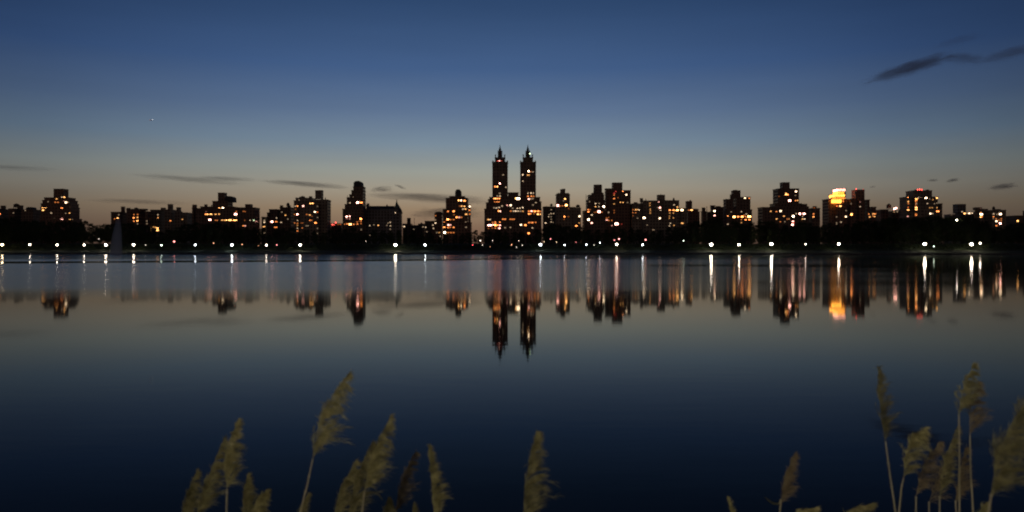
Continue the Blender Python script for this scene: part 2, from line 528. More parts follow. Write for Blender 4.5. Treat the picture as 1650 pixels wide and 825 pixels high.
building('apartment_building', 'low dark apartment block with bumpy roof at the left photo edge', 860, 'brown',
         [('A', -40, 75, 345, 2), ('A', 70, 190, 342, 0), ('A', 175, 345, 350, 4)],
         [('roof_shed', 'A', 5, 32, 318, 345, 4), ('water_tank', 'A', 100, 145, 296, 342, 3), ('roof_shed', 'A', 145, 175, 315, 342, 5), ('rounded_roof', 'A', 215, 270, 327, 350, 6)],
         [('A', [(2, 385, 'o3', 14), (210, 357, 'w0'), (140, 377, 'w0')])])
building('apartment_tower', 'bulky tower with stepped rounded shoulders and square tank house, far left', 800, 'red',
         [('A', 335, 662, 330, 0), ('A', 340, 655, 300, 2.5), ('A', 352, 645, 272, 5), ('A', 368, 628, 250, 7.5), ('A', 330, 680, 425, -2)],
         [('tank_house', 'A', 445, 523, 178, 250, 9)],
         [('A', [(470, 260, 'y2', 14), (515, 248, 'w2', 14), (535, 246, 'y3', 14), (400, 283, 'w0'), (460, 288, 'o1', 16), (482, 289, 'o1', 14), (548, 290, 'w3', 18, 12), (588, 288, 'w0'),
                  (353, 333, 'y3', 16), (375, 332, 'y3', 20), (513, 333, 'o3', 20, 10), (357, 354, 'y3', 18), (425, 377, 'w1', 14), (546, 380, 'w0'), (578, 378, 'y2'),
                  (590, 330, 'w0'), (515, 427, 'p3', 18, 11), (580, 428, 'y2', 16), (605, 428, 'w0'), (532, 275, 'p1', 12), (450, 425, 'w0')])], clutter=0)
building('apartment_block', 'long low block behind the fountain with a row of chimneys', 820, 'brown',
         [('B', 97, 232, 370, 0), ('B', 225, 385, 352, 2), ('B', 378, 432, 366, 4)],
         [('roof_shed', 'B', 180, 203, 326, 370, 3), ('roof_shed', 'B', 225, 248, 337, 352, 4), ('water_tank', 'B', 284, 314, 330, 352, 5), ('roof_shed', 'B', 335, 382, 344, 352, 5)],
         [('B', [(153, 420, 'y3', 14), (127, 425, 'o1'), (215, 392, 'w0'), (288, 390, 'o1'), (320, 390, 'o1'), (285, 417, 'o3', 14), (320, 414, 'y2', 13), (288, 445, 'o2'),
                  (321, 442, 'y2'), (385, 443, 'y3', 14), (418, 444, 'w0'), (385, 467, 'w0'), (420, 466, 'w0')])])
building('apartment_block', 'dark block with one tall thin tank house right of the chimney row', 840, 'tan',
         [('B', 425, 545, 352, 0), ('B', 540, 640, 350, 3), ('B', 630, 780, 375, 1)],
         [('tank_house', 'B', 568, 600, 306, 350, 5), ('roof_shed', 'B', 510, 540, 335, 352, 4), ('chimney', 'B', 640, 668, 332, 375, 4)],
         [('B', [(548, 392, 'w1'), (517, 415, 'w0'), (547, 417, 'y2', 12), (690, 430, 'y1', 13), (597, 442, 'o2', 14), (450, 494, 'y1', 12), (468, 497, 'y2', 12), (487, 503, 'y3', 16), (515, 521, 'y3', 18, 12)])])
building('apartment_building', 'broad building with pyramid of stepped roof blocks and long rows of yellow windows', 800, 'brown',
         [('B', 770, 806, 335, 1), ('B', 800, 1190, 340, 0), ('B', 840, 1160, 326, 4), ('B', 940, 1110, 280, 7), ('C', 70, 302, 333, 2)],
         [('tank_house', 'B', 772, 800, 310, 335, 3), ('tank_house', 'B', 985, 1040, 210, 280, 9), ('rounded_roof', 'B', 1036, 1112, 236, 282, 10), ('roof_shed', 'C', 180, 228, 306, 333, 5), ('chimney', 'B', 872, 890, 308, 330, 6)],
         [('B', [(997, 338, 'y3', 18), (1027, 336, 'w4', 16, 11), (887, 368, 'p0'), (885, 388, 'o3', 13), (900, 388, 'y3', 13), (928, 387, 'y3', 20), (965, 388, 'y2', 16), (995, 387, 'y2', 14),
                  (918, 434, 'p4', 20, 12), (965, 438, 'o1'), (980, 438, 'o1'), (1020, 437, 'y2', 14), (1040, 437, 'y2'), (1056, 437, 'y3', 14), (1085, 437, 'y3', 28, 11), (1120, 438, 'y3', 16)]),
          ('C', [(118, 387, 'p4', 22, 14), (148, 365, 'o1', 10), (165, 364, 'o1', 10), (180, 365, 'o1', 10), (90, 438, 'y3', 18), (120, 437, 'y3', 15), (177, 438, 'o0'),
                 (222, 438, 'w1'), (265, 438, 'g2', 12), (165, 484, 'o2', 13), (181, 484, 'p2', 12), (160, 404, 'w0')])])
building('apartment_building', 'lower building with small round water tank left of the wide slab', 830, 'brown',
         [('C', 362, 386, 375, 0), ('C', 380, 475, 348, 2), ('C', 468, 592, 332, 4), ('C', 318, 368, 412, 3)],
         [('roof_shed', 'C', 470, 490, 316, 332, 6), ('water_tank', 'C', 520, 546, 290, 332, 6)],
         [('C', [(450, 418, 'w1'), (515, 396, 'y2', 12), (535, 428, 'w0'), (485, 370, 'w0'), (403, 450, 'p4', 18, 13), (434, 450, 'o2', 10), (447, 450, 'o2', 10), (480, 455, 'w1', 14),
                 (445, 496, 'o2', 26), (340, 438, 'w1'), (357, 455, 'w2', 13), (338, 491, 'y2', 20), (357, 543, 'w1')])])
building('apartment_building', 'wide slab with many scattered lights and a tall narrow tank tower', 800, 'tan',
         [('C', 585, 640, 275, 0), ('C', 600, 765, 253, 2), ('C', 760, 892, 268, 4), ('C', 640, 820, 290, -1)],
         [('tank_house', 'C', 762, 817, 190, 255, 6), ('water_tank', 'C', 640, 668, 234, 253, 6), ('roof_shed', 'C', 710, 732, 241, 253, 6)],
         [('C', [(627, 270, 'w0'), (597, 320, 'w1', 9), (620, 320, 'y2'), (634, 320, 'y2'), (662, 320, 'p3', 18, 12), (722, 298, 'y3', 14), (740, 298, 'y3', 16), (803, 322, 'w0'), (600, 346, 'o0'),
                 (760, 368, 'w3', 16, 10), (790, 370, 'o1'), (805, 370, 'o1'), (822, 370, 'o1'), (625, 388, 'p4', 14, 11), (692, 390, 'o1'), (718, 393, 'y2', 14), (585, 390, 'o1'), (805, 415, 'w0'),
                 (628, 438, 'w1'), (718, 438, 'o2'), (732, 438, 'o1'), (765, 459, 'o3', 18, 10), (590, 460, 'o1'), (622, 462, 'o1'), (640, 460, 'o0'), (688, 483, 'w0'), (702, 483, 'w0'), (628, 480, 'y1'), (655, 502, 'o1'),
                 (628, 505, 'w1'), (630, 527, 'o2'), (820, 505, 'w0'), (792, 547, 'w0'), (660, 460, 'o0'), (735, 405, 'o0')])])
building('low_building', 'low building with red lights between the wide slab and the stepped tower', 830, 'red',
         [('C', 893, 1000, 466, 0)], [],
         [('C', [(905, 474, 'r3', 12), (920, 474, 'r2', 12), (933, 457, 'r3', 12, 9), (952, 470, 'o1'), (970, 469, 'o1'), (985, 470, 'o1')])], clutter=1)
building('stepped_tower', 'tall dark tower stepping up on its left to a rounded top beside the gabled hall', 790, 'brown',
         [('D', 62, 255, 345, 0), ('D', 80, 255, 305, 2), ('D', 97, 254, 250, 4), ('D', 118, 253, 225, 6), ('D', 135, 253, 190, 8), ('D', 150, 252, 160, 10)],
         [('rounded_roof', 'D', 152, 220, 110, 165, 12, 12), ('mast', 'D', 100, 108, 232, 250, 6)],
         [('D', [(150, 248, 'w0'), (123, 293, 'w1', 13), (187, 291, 'p4', 20, 13), (218, 291, 'o3', 20, 11), (95, 407, 'p4', 12, 11), (121, 405, 'p3', 12, 10), (97, 423, 'p1'), (122, 426, 'p1'),
                 (213, 426, 'o4', 16, 12), (125, 471, 'y4', 22, 12), (155, 472, 'o2'), (185, 470, 'o2'), (215, 466, 'o1'), (215, 448, 'o1'), (100, 468, 'o2', 14), (80, 470, 'o1'), (183, 452, 'o1'), (217, 515, 'w0'), (200, 445, 'o0')])], clutter=0)
building('gabled_hall', 'broad castle-like building with a pitched roof and pointed spire', 810, 'grey',
         [('D', 250, 540, 347, 0), ('D', 258, 285, 312, 3), ('D', 520, 556, 372, -1)],
         [('gable_roof', 'D', 262, 500, 316, 347, 1), ('turret_roof', 'D', 462, 556, 298, 374, 2), ('spire', 'D', 492, 526, 256, 338, 4),
          ('turret_roof', 'D', 418, 440, 304, 325, 7), ('chimney', 'D', 262, 280, 300, 320, 6)],
         [('D', [(500, 376, 'w2', 11), (457, 455, 'w1'), (430, 480, 'w0'), (460, 484, 'w1'), (458, 512, 'w0'), (288, 482, 'w1', 12), (322, 476, 'w0'), (358, 480, 'y2', 13), (290, 563, 'w0'), (440, 460, 'w0')])], clutter=0)
building('row_of_houses', 'distant dark low rooftops with a mast right of the gabled hall', 900, 'brown',
         [('D', 560, 640, 468, 0), ('D', 625, 700, 480, 3), ('D', 690, 745, 468, 6), ('D', 745, 830, 445, 5)],
         [('chimney', 'D', 597, 625, 420, 470, 3), ('mast', 'D', 652, 662, 414, 480, 6), ('turret_roof', 'D', 700, 730, 455, 470, 8)],
         [('D', [(573, 490, 'w2', 14), (730, 493, 'w1', 9), (750, 496, 'w1', 12), (762, 533, 'w0'), (653, 511, 'w0')])])
building('apartment_building', 'narrow building with rounded top touching the left side of the many-windowed tower', 830, 'red',
         [('D', 826, 892, 385, 0), ('D', 805, 835, 455, 2)], [('rounded_roof', 'D', 828, 890, 366, 388, 2, 12)],
         [('D', [(835, 400, 'o1'), (833, 435, 'w0'), (813, 478, 'w1', 12), (833, 461, 'w2', 13), (817, 505, 'w1', 13), (845, 540, 'w0'), (865, 540, 'y1', 12), (873, 570, 'w0')])], clutter=0)
building('apartment_tower', 'tower with domed tank and many scattered window lights left of the twin towers', 800, 'red',
         [('E', 56, 80, 484, 0), ('E', 76, 226, 410, 2), ('E', 100, 205, 398, 5), ('E', 226, 242, 455, 1), ('E', 56, 248, 572, -1)],
         [('rounded_roof', 'E', 137, 178, 350, 402, 8, 9)],
         [('E', [(161, 425, 'y3', 10, 9), (178, 425, 'w3', 10, 9), (200, 427, 'o3', 14, 9), (182, 463, 'y2'), (168, 463, 'o0'), (200, 464, 'y2'), (235, 465, 'w3', 12, 9), (235, 490, 'o2', 9), (211, 517, 'y2', 14), (190, 482, 'w1'), (207, 482, 'y2'),
                 (235, 516, 'o1'), (128, 497, 'o3', 13, 9), (90, 498, 'o2', 11), (148, 537, 'o3', 12, 9), (165, 537, 'p2'), (180, 537, 'o1'), (130, 520, 'o0'), (89, 551, 'o4', 14, 9), (107, 553, 'o1'), (128, 552, 'o1'), (93, 588, 'p3', 11, 10), (107, 588, 'p2', 9),
                 (65, 603, 'o3', 13), (90, 605, 'o2', 9), (104, 604, 'o1'), (128, 604, 'o2', 12), (65, 571, 'o2'), (68, 638, 'w4', 15, 11), (92, 639, 'o1'), (109, 639, 'o1'), (127, 639, 'o1'), (208, 570, 'w0'), (210, 603, 'w0')])], clutter=1)

# the twin-towered landmark
twin = building('twin_towered_building', 'great apartment house with two matching pinnacled towers on a stepped base', 790, 'brown',
         [('E', 332, 712, 482, 0), ('E', 343, 490, 440, 2), ('E', 357, 480, 418, 3.5), ('E', 366, 480, 404, 5), ('E', 480, 575, 398, 4), ('E', 490, 558, 373, 7), ('E', 575, 702, 404, 5.5), ('E', 575, 711, 434, 2.5),
          ('E', 385, 488, 170, 8, 'tower'), ('E', 570, 675, 170, 8.5, 'tower'),
          ('E', 403, 470, 140, 11, 'upper_stage'), ('E', 588, 655, 140, 11.5, 'upper_stage')],
         [('lantern', 'E', 420, 452, 97, 140, 13), ('lantern', 'E', 605, 637, 97, 140, 13.5),
          ('spire', 'E', 426, 446, 50, 99, 15), ('spire', 'E', 611, 631, 50, 99, 15.5),
          ('pinnacle', 'E', 403, 409, 122, 142, 11.3), ('pinnacle', 'E', 464, 470, 122, 142, 11.3),
          ('pinnacle', 'E', 588, 594, 122, 142, 11.8), ('pinnacle', 'E', 649, 655, 122, 142, 11.8),
          ('pinnacle', 'E', 386, 391, 162, 171, 8.3), ('pinnacle', 'E', 482, 487, 162, 171, 8.3),
          ('pinnacle', 'E', 571, 576, 162, 171, 8.8), ('pinnacle', 'E', 669, 674, 162, 171, 8.8)],
         [('E', [(432, 162, 'p3', 9, 6), (420, 163, 'r2', 7, 5), (446, 162, 'r1', 6, 5), (435, 312, 'p4', 9, 9), (403, 333, 'o3', 7, 8), (418, 333, 'y3', 9, 9), (475, 337, 'w1', 7), (457, 255, 'w0'), (434, 378, 'w0'),
                 (396, 413, 'o3', 8, 9), (406, 413, 'y3', 9, 9), (419, 413, 'o3', 9, 9), (432, 413, 'o3', 9, 9), (402, 435, 'o1'), (417, 435, 'o2', 8), (429, 435, 'o2', 9), (418, 395, 'w0'), (436, 396, 'w1'),
                 (635, 114, 'g3', 6, 7), (627, 230, 'w4', 10, 9), (587, 255, 'w2', 9, 8), (619, 256, 'y2', 6), (629, 256, 'y2', 6), (655, 235, 'w0'), (641, 234, 'o0'), (588, 297, 'w1', 7),
                 (622, 377, 'w1', 7), (643, 376, 'w2', 7), (658, 376, 'w1', 7), (622, 397, 'o2', 9), (645, 397, 'o2', 9), (660, 397, 'o1', 9), (628, 416, 'p3', 11, 9), (655, 413, 'w0'), (642, 415, 'w0'),
                 (557, 413, 'w4', 22, 12), (541, 410, 'y3', 10), (492, 457, 'p2', 9), (507, 457, 'w3', 12, 10), (450, 463, 'w1'), (430, 472, 'w1'), (412, 475, 'w1'), (396, 474, 'w0'), (427, 495, 'o3', 10, 8), (438, 497, 'p3', 8, 8),
                 (508, 496, 'o1'), (526, 496, 'w1'), (552, 479, 'w2', 9), (570, 476, 'w1'), (588, 473, 'w2', 9), (588, 497, 'y1'), (540, 496, 'w2', 9), (556, 496, 'w1'), (572, 497, 'w0'), (520, 476, 'w0'),
                 (628, 497, 'o2', 12), (646, 496, 'p3', 12, 9), (668, 497, 'o3', 16, 9), (690, 497, 'o3', 11, 9), (705, 498, 'o1'), (628, 514, 'o3', 10), (640, 514, 'o2', 8), (662, 513, 'o0'), (688, 517, 'y3', 11, 8), (704, 517, 'y2', 9),
                 (675, 438, 'w1'), (655, 455, 'w0'), (358, 552, 'y2'), (370, 552, 'w1'), (455, 550, 'o2', 9), (470, 550, 'o2', 10), (505, 550, 'o1'), (517, 550, 'o1'), (529, 550, 'o1'), (388, 572, 'o1'), (405, 570, 'o2'), (435, 570, 'o2', 9),
                 (360, 590, 'p4', 11, 9), (374, 590, 'p4', 12, 9), (390, 588, 'p3', 9, 9), (405, 589, 'o4', 12, 10), (420, 589, 'o3', 9), (436, 590, 'p3', 10, 9), (432, 610, 'p3', 13, 9), (405, 609, 'o1'), (385, 608, 'o0'), (360, 610, 'o0'),
                 (575, 587, 'w3', 12, 9), (605, 589, 'o3', 14, 9), (628, 572, 'o2', 9), (652, 572, 'o2', 11), (673, 571, 'o1', 11), (640, 572, 'o1'), (652, 608, 'w1', 9), (627, 643, 'o3', 14, 10), (505, 604, 'w0'), (470, 606, 'w0')])], clutter=0)

building('apartment_block', 'low plain block directly right of the twin-towered building', 830, 'tan',
         [('E', 724, 806, 467, 0), ('F', 75, 190, 328, 2)], [],
         [('F', [(145, 350, 'w0'), (145, 382, 'w1', 8), (165, 382, 'w1', 8), (123, 408, 'w1', 9), (145, 408, 'w0', 8), (145, 430, 'w0', 8), (145, 452, 'w1', 8), (160, 455, 'w0', 8), (98, 460, 'w2', 11), (128, 390, 'w0')])], clutter=1)
building('apartment_tower', 'small square tower with penthouse and two bright warm lights on its sides', 800, 'tan',
         [('F', 183, 300, 222, 2), ('F', 178, 345, 330, 0), ('F', 300, 392, 335, 1), ('F', 196, 290, 214, 4)],
         [('penthouse', 'F', 222, 262, 183, 216, 6), ('water_tank', 'F', 352, 386, 306, 336, 4), ('roof_shed', 'F', 238, 262, 178, 186, 7)],
         [('F', [(260, 259, 'y3', 12, 12), (248, 275, 'w0'), (200, 315, 'p4', 16, 14), (222, 318, 'o1'), (240, 318, 'o1'), (270, 312, 'y4', 18, 15), (255, 408, 'o3', 14, 10), (288, 408, 'o0'), (252, 430, 'o0'),
                 (380, 405, 'w3', 14, 12), (378, 460, 'y1', 14), (352, 484, 'o3', 20, 11), (290, 340, 'o0')])], clutter=1)
building('apartment_tower', 'tower with a tapered crown and cold white lights, left one of a touching pair', 800, 'brown',
         [('F', 433, 590, 270, 0), ('F', 447, 585, 228, 3), ('F', 478, 580, 212, 5), ('F', 486, 577, 140, 7, 'tapered_crown', 1.2), ('F', 405, 600, 360, 1.5)],
         [('mast', 'F', 432, 438, 225, 272, 2)],
         [('F', [(513, 300, 'w2', 13), (543, 299, 'w1', 10), (463, 283, 'w0'), (513, 325, 'y2', 11), (541, 325, 'w1'), (585, 324, 'w4', 15, 12), (443, 350, 'o2', 14), (443, 367, 'o3', 15), (543, 366, 'p4', 22, 16),
                 (520, 370, 'o1'), (567, 370, 'o1'), (483, 394, 'w2', 14), (443, 433, 'w4', 16, 13), (482, 460, 'p3', 18, 11), (505, 372, 'o0'), (470, 350, 'o0')])], clutter=0)
building('apartment_tower', 'tall slab with square tank block on top, right one of a touching pair', 820, 'red',
         [('F', 590, 662, 175, 0), ('F', 658, 805, 190, 3), ('F', 600, 800, 205, -0.8)],
         [('tank_house', 'F', 658, 737, 126, 192, 6)],
         [('F', [(740, 195, 'o3', 9, 9), (770, 226, 'w3', 11, 11), (672, 200, 'r1'), (668, 214, 'r1'), (668, 228, 'o1'), (668, 258, 'o2', 16), (668, 302, 'y1', 14), (720, 289, 'y2', 9), (742, 290, 'y2', 10), (668, 356, 'o0'), (668, 376, 'o0'),
                 (618, 373, 'w1', 10), (590, 436, 'p2', 18, 10), (618, 439, 'o1'), (648, 440, 'o1'), (590, 420, 'o1'), (600, 415, 'o0'), (688, 468, 'p4', 28, 17), (650, 482, 'p1'), (730, 470, 'r0'), (700, 250, 'o0'), (780, 290, 'w0')])], clutter=1)
building('apartment_building', 'long flat-roofed building with a central square tower and a bright row of orange windows', 810, 'tan',
         [('F', 803, 905, 300, 2), ('F', 885, 1060, 276, 0), ('G', 100, 280, 274, 3), ('G', 280, 345, 340, 1)],
         [('tank_house', 'G', 105, 163, 228, 276, 5), ('roof_shed', 'F', 885, 908, 256, 278, 4), ('mast', 'G', 126, 131, 218, 230, 8), ('roof_shed', 'F', 835, 862, 290, 302, 4)],
         [('F', [(813, 350, 'o1', 9), (813, 375, 'o1', 9), (815, 400, 'o0'), (846, 350, 'y2', 10), (860, 350, 'y2', 10), (875, 352, 'w2', 10), (847, 375, 'o1'), (862, 420, 'w0'), (898, 418, 'w4', 18, 13), (965, 296, 'y1', 12), (965, 315, 'y1', 12),
                 (968, 345, 'y1', 12), (968, 360, 'y1', 12), (968, 378, 'y1', 12), (1038, 285, 'p2', 10), (1048, 333, 'p3', 15, 13), (1060, 354, 'w1'), (1047, 422, 'w3', 15, 12), (943, 478, 'w0'), (990, 517, 'w0'), (998, 517, 'w0')]),
          ('G', [(238, 310, 'w1', 12), (265, 327, 'y2', 14), (203, 354, 'o3', 15), (234, 354, 'o3', 17, 10), (265, 354, 'y4', 20, 11), (293, 353, 'w4', 18, 12), (313, 353, 'w1'), (203, 378, 'y1'), (232, 378, 'y1'),
                 (200, 403, 'y1', 8), (232, 418, 'y1'), (200, 420, 'y1', 8), (207, 463, 'w1'), (237, 480, 'y1', 12), (200, 484, 'w1'), (293, 462, 'y2', 20, 10), (102, 333, 'w0')])], clutter=1)
building('apartment_building', 'lower building with one slim dark tower, right of the flat-roofed row', 840, 'red',
         [('G', 330, 440, 345, 0), ('G', 400, 450, 368, 2)], [('tank_house', 'G', 343, 388, 280, 345, 3), ('chimney', 'G', 370, 378, 272, 284, 5)],
         [('G', [(355, 354, 'o1', 14), (384, 352, 'y3', 20, 10)])], clutter=0)
building('apartment_block', 'small block with a mast and two white lights between two larger buildings', 840, 'brown',
         [('G', 462, 505, 365, 2), ('G', 500, 548, 370, 4), ('G', 540, 648, 330, 0)],
         [('roof_shed', 'G', 474, 498, 334, 366, 4), ('mast', 'G', 508, 513, 320, 372, 6), ('roof_shed', 'G', 546, 580, 316, 332, 2), ('roof_shed', 'G', 590, 625, 322, 332, 3)],
         [('G', [(553, 361, 'w4', 14, 11), (538, 398, 'p3', 14, 11), (577, 328, 'w0')])], clutter=0)
building('apartment_tower', 'square-shouldered tower with tank house and a vivid row of orange windows near its foot', 800, 'brown',
         [('G', 647, 730, 264, 2), ('G', 720, 872, 246, 3), ('G', 642, 885, 350, 0)],
         [('tank_house', 'G', 730, 790, 192, 250, 6), ('roof_shed', 'G', 708, 730, 226, 266, 6), ('roof_shed', 'G', 735, 760, 188, 194, 8)],
         [('G', [(827, 252, 'w3', 15, 11), (862, 255, 'o2', 12), (712, 367, 'w0'), (797, 366, 'w1'), (838, 385, 'w1', 14), (652, 402, 'y2', 11), (675, 402, 'o1'), (737, 409, 'y4', 20, 13), (770, 408, 'o3', 15, 9), (803, 408, 'o4', 18, 11), (833, 408, 'o2', 13),
                 (862, 407, 'y4', 26, 13), (797, 432, 'o1'), (833, 433, 'o3', 15), (864, 433, 'o3', 16), (798, 457, 'y1', 12), (668, 470, 'w1', 12), (820, 396, 'o1')])], clutter=1)
building('apartment_tower', 'broad tower on a wide base with square tank house and scattered bright lights', 800, 'brown',
         [('H', 131, 348, 176, 3), ('H', 105, 360, 300, 1.5), ('H', 5, 400, 330, 0), ('H', 345, 430, 325, 2), ('H', 425, 522, 338, 1)],
         [('tank_house', 'H', 210, 271, 124, 178, 6), ('roof_shed', 'H', 375, 416, 304, 327, 4), ('roof_shed', 'H', 360, 372, 300, 327, 5), ('roof_shed', 'H', 470, 495, 323, 340, 4)],
         [('H', [(323, 199, 'w3', 14, 12), (240, 222, 'y3', 15, 12), (254, 224, 'o3', 12, 10), (240, 212, 'y2', 10, 8), (318, 231, 'w0'), (270, 275, 'p4', 20, 15), (320, 274, 'o2'), (336, 273, 'y2'), (113, 363, 'y2', 13, 9), (160, 364, 'o2', 15), (195, 361, 'w3', 17, 12),
                 (222, 404, 'y2', 14), (162, 427, 'y2', 14), (300, 405, 'w4', 18, 13), (250, 427, 'o1'), (265, 427, 'y1'), (193, 450, 'o1'), (230, 450, 'w0'), (297, 447, 'p3', 17, 10), (293, 474, 'p4', 18, 12), (300, 461, 'r2', 16),
                 (325, 383, 'w1'), (355, 384, 'p4', 16, 12), (402, 384, 'p4', 18, 12), (457, 385, 'o2', 13), (457, 405, 'o1'), (428, 408, 'y3', 12, 10), (377, 405, 'w1', 8), (377, 427, 'y2'), (395, 427, 'w2'), (447, 337, 'o1', 13), (475, 337, 'o1', 12), (165, 240, 'o0')])], clutter=1)
building('glowing_crown_building', 'building whose stepped crown storeys emit an orange floodlight, tank tower to its right', 800, 'red',
         [('H', 541, 745, 262, 2), ('H', 640, 735, 205, 6), ('H', 600, 745, 298, 0), ('H', 740, 822, 262, 3), ('H', 815, 895, 270, 1), ('H', 890, 932, 268, 4), ('H', 925, 988, 328, 5)],
         [('tank_house', 'H', 818, 893, 185, 275, 5), ('aircraft_light', 'H', 817, 829, 173, 183, 6, 'r3'), ('aircraft_light', 'H', 876, 886, 177, 183, 7, 'r1'),
          ('emissive_storey', 'H', 676, 733, 176, 195, 7, 'p3'), ('emissive_storey', 'H', 676, 722, 200, 218, 5.2, 'f3'), ('emissive_storey', 'H', 646, 728, 224, 241, 3.5, 'f4'),
          ('emissive_storey', 'H', 660, 722, 244, 260, 0.5, 'f2'), ('emissive_storey', 'H', 630, 700, 266, 288, -1.5, 'f4')],  # dimmer tiers in the gaps imitate the orange bloom by emission
         [('H', [(610, 300, 'o1'), (630, 320, 'o1'), (655, 320, 'o2', 14), (672, 320, 'o1'), (692, 320, 'y3', 18, 10), (715, 280, 'o2', 12), (728, 255, 'o2', 10), (765, 300, 'w0'), (845, 325, 'w1', 12), (822, 285, 'p0'),
                 (762, 390, 'o4', 18, 13), (730, 412, 'y1', 12), (785, 377, 'w0'), (657, 458, 'w0'), (697, 452, 'w1', 13), (505, 470, 'w0'), (625, 410, 'w0'),
                 (935, 386, 'o2'), (957, 385, 'y2', 12), (972, 385, 'y2', 12), (990, 385, 'o2', 12), (935, 410, 'y2', 13), (975, 407, 'y2', 12), (1018, 408, 'w3', 14, 11), (957, 402, 'o1'), (995, 357, 'w0')])], clutter=1)
building('apartment_block', 'low dark block with a single tank between the floodlit crown and the red-topped building', 830, 'brown',
         [('H', 985, 1090, 350, 1), ('H', 1070, 1215, 362, 0)], [('water_tank', 'H', 1085, 1122, 298, 352, 4)],
         [('I', [(57, 343, 'p4', 14, 12), (72, 337, 'p4', 14, 12), (25, 367, 'w0'), (82, 367, 'w1', 10)]), ('H', [(1105, 367, 'w1')])], clutter=1)
building('apartment_building', 'broad building with dark flat crown, red roof light and bands of golden windows', 800, 'tan',
         [('I', 100, 418, 244, 2), ('I', 153, 370, 192, 6), ('I', 170, 290, 252, -0.5), ('I', 405, 434, 300, 3), ('I', 95, 440, 345, 1)],
         [('rooftop_beacon_house', 'I', 248, 290, 182, 194, 8), ('aircraft_light', 'I', 243, 257, 178, 186, 6.5, 'r3'), ('aircraft_light', 'I', 262, 274, 176, 184, 6.5, 'r3'), ('aircraft_light', 'I', 280, 290, 180, 187, 6.5, 'r3'), ('roof_shed', 'I', 330, 345, 185, 194, 8)],
         [('I', [(142, 245, 'y3', 12, 9), (156, 246, 'o3', 12, 9), (258, 247, 'w3', 14, 10), (285, 248, 'w1'), (272, 248, 'o1'), (320, 251, 'w4', 17, 12), (412, 251, 'y3', 13, 12), (198, 262, 'y3', 20, 11), (218, 268, 'o3', 16, 9), (240, 265, 'y3', 18, 9), (377, 267, 'y1'),
                 (158, 283, 'y2', 13, 10), (222, 283, 'o2', 12), (245, 268, 'o2'), (240, 300, 'w1', 12), (222, 312, 'o1'), (332, 299, 'w1', 12), (410, 295, 'w0'), (130, 350, 'y3', 20, 11), (115, 330, 'o1'), (160, 332, 'o1'), (150, 300, 'o1', 16),
                 (235, 332, 'y3', 18, 11), (226, 348, 'y3', 18, 10), (353, 334, 'y1', 12), (373, 334, 'y1'), (415, 333, 'y1', 12), (418, 364, 'o3', 24, 10), (355, 382, 'w3', 15, 12), (374, 382, 'w1'), (222, 384, 'o1', 14), (228, 395, 'o2', 16), (112, 405, 'p2', 12),
                 (185, 300, 'o0'), (205, 340, 'o0'), (350, 260, 'w0'), (390, 300, 'w0')])], clutter=0)
building('apartment_block', 'low block with a dark square tank house left of the final lit block', 830, 'grey',
         [('I', 560, 728, 372, 0), ('I', 470, 570, 390, 3)], [('tank_house', 'I', 583, 652, 305, 374, 2)],
         [('I', [(600, 381, 'y3', 16, 11), (620, 367, 'w1', 12), (660, 378, 'w1'), (680, 379, 'w3', 15, 11), (703, 377, 'w2', 14, 10), (510, 392, 'w0')])], clutter=1)
building('apartment_building', 'flat-roofed lit block near the right photo edge with pink and white windows', 810, 'tan',
         [('I', 723, 800, 345, 2), ('I', 795, 985, 354, 0)], [('roof_shed', 'I', 738, 785, 332, 347, 4), ('roof_shed', 'I', 815, 835, 345, 356, 4), ('roof_shed', 'I', 900, 940, 347, 356, 5)],
         [('I', [(738, 343, 'p0'), (752, 374, 'o2', 14), (762, 388, 'w4', 22, 12), (757, 410, 'y3', 16, 9), (785, 410, 'o2', 13), (808, 408, 'o2', 12), (855, 385, 'w1', 15, 11), (858, 425, 'w0'), (910, 387, 'w1', 11), (938, 386, 'w4', 20, 12),
                 (903, 425, 'o1', 12), (945, 425, 'o1', 12), (905, 445, 'w3', 16, 11), (945, 441, 'o1', 12), (937, 464, 'p4', 18, 13), (905, 483, 'o2', 15), (925, 436, 'o1')])], clutter=1)
building('apartment_building', 'dark building cut off by the right photo edge', 840, 'brown',
         [('I', 1124, 1230, 356, 0), ('I', 985, 1130, 400, 4)], [], [('I', [(1082, 443, 'y3', 15, 12)])], clutter=1)

# ------------------------------------------------------------------ lamps
M_iron = noisy('lamp_iron', (0.02, 0.022, 0.02), (0.04, 0.042, 0.038), 4, 0.5)
LHUE = {'w': (1.0, 0.84, 0.66), 'c': (0.86, 0.95, 1.0), 'p': (1.0, 0.30, 0.27), 'o': (1.0, 0.45, 0.22), 'r': (1, 0.08, 0.10), 'y': (1, 0.72, 0.40), 'g': (0.8, 1, 0.75)}
LST = {0: (0.27, 4), 1: (0.36, 9), 2: (0.46, 18), 3: (0.62, 26), 4: (0.80, 40), 5: (1.0, 64), 6: (0.42, 105)}
LM = {}


def lamp_mat(h, lv):
    if (h, lv) not in LM:
        nm = {'w': 'white', 'c': 'cold', 'p': 'pink', 'o': 'orange', 'r': 'red', 'y': 'yellow', 'g': 'green'}[h]
        LM[(h, lv)] = glow('lamp_glass_%s_%s' % (nm, 'faint dim clear bright brilliant glaring steady'.split()[lv]), LHUE[h], LST[lv][1] * (0.22 if h in 'pr' else 0.5 if h == 'o' else 1))
    return LM[(h, lv)]


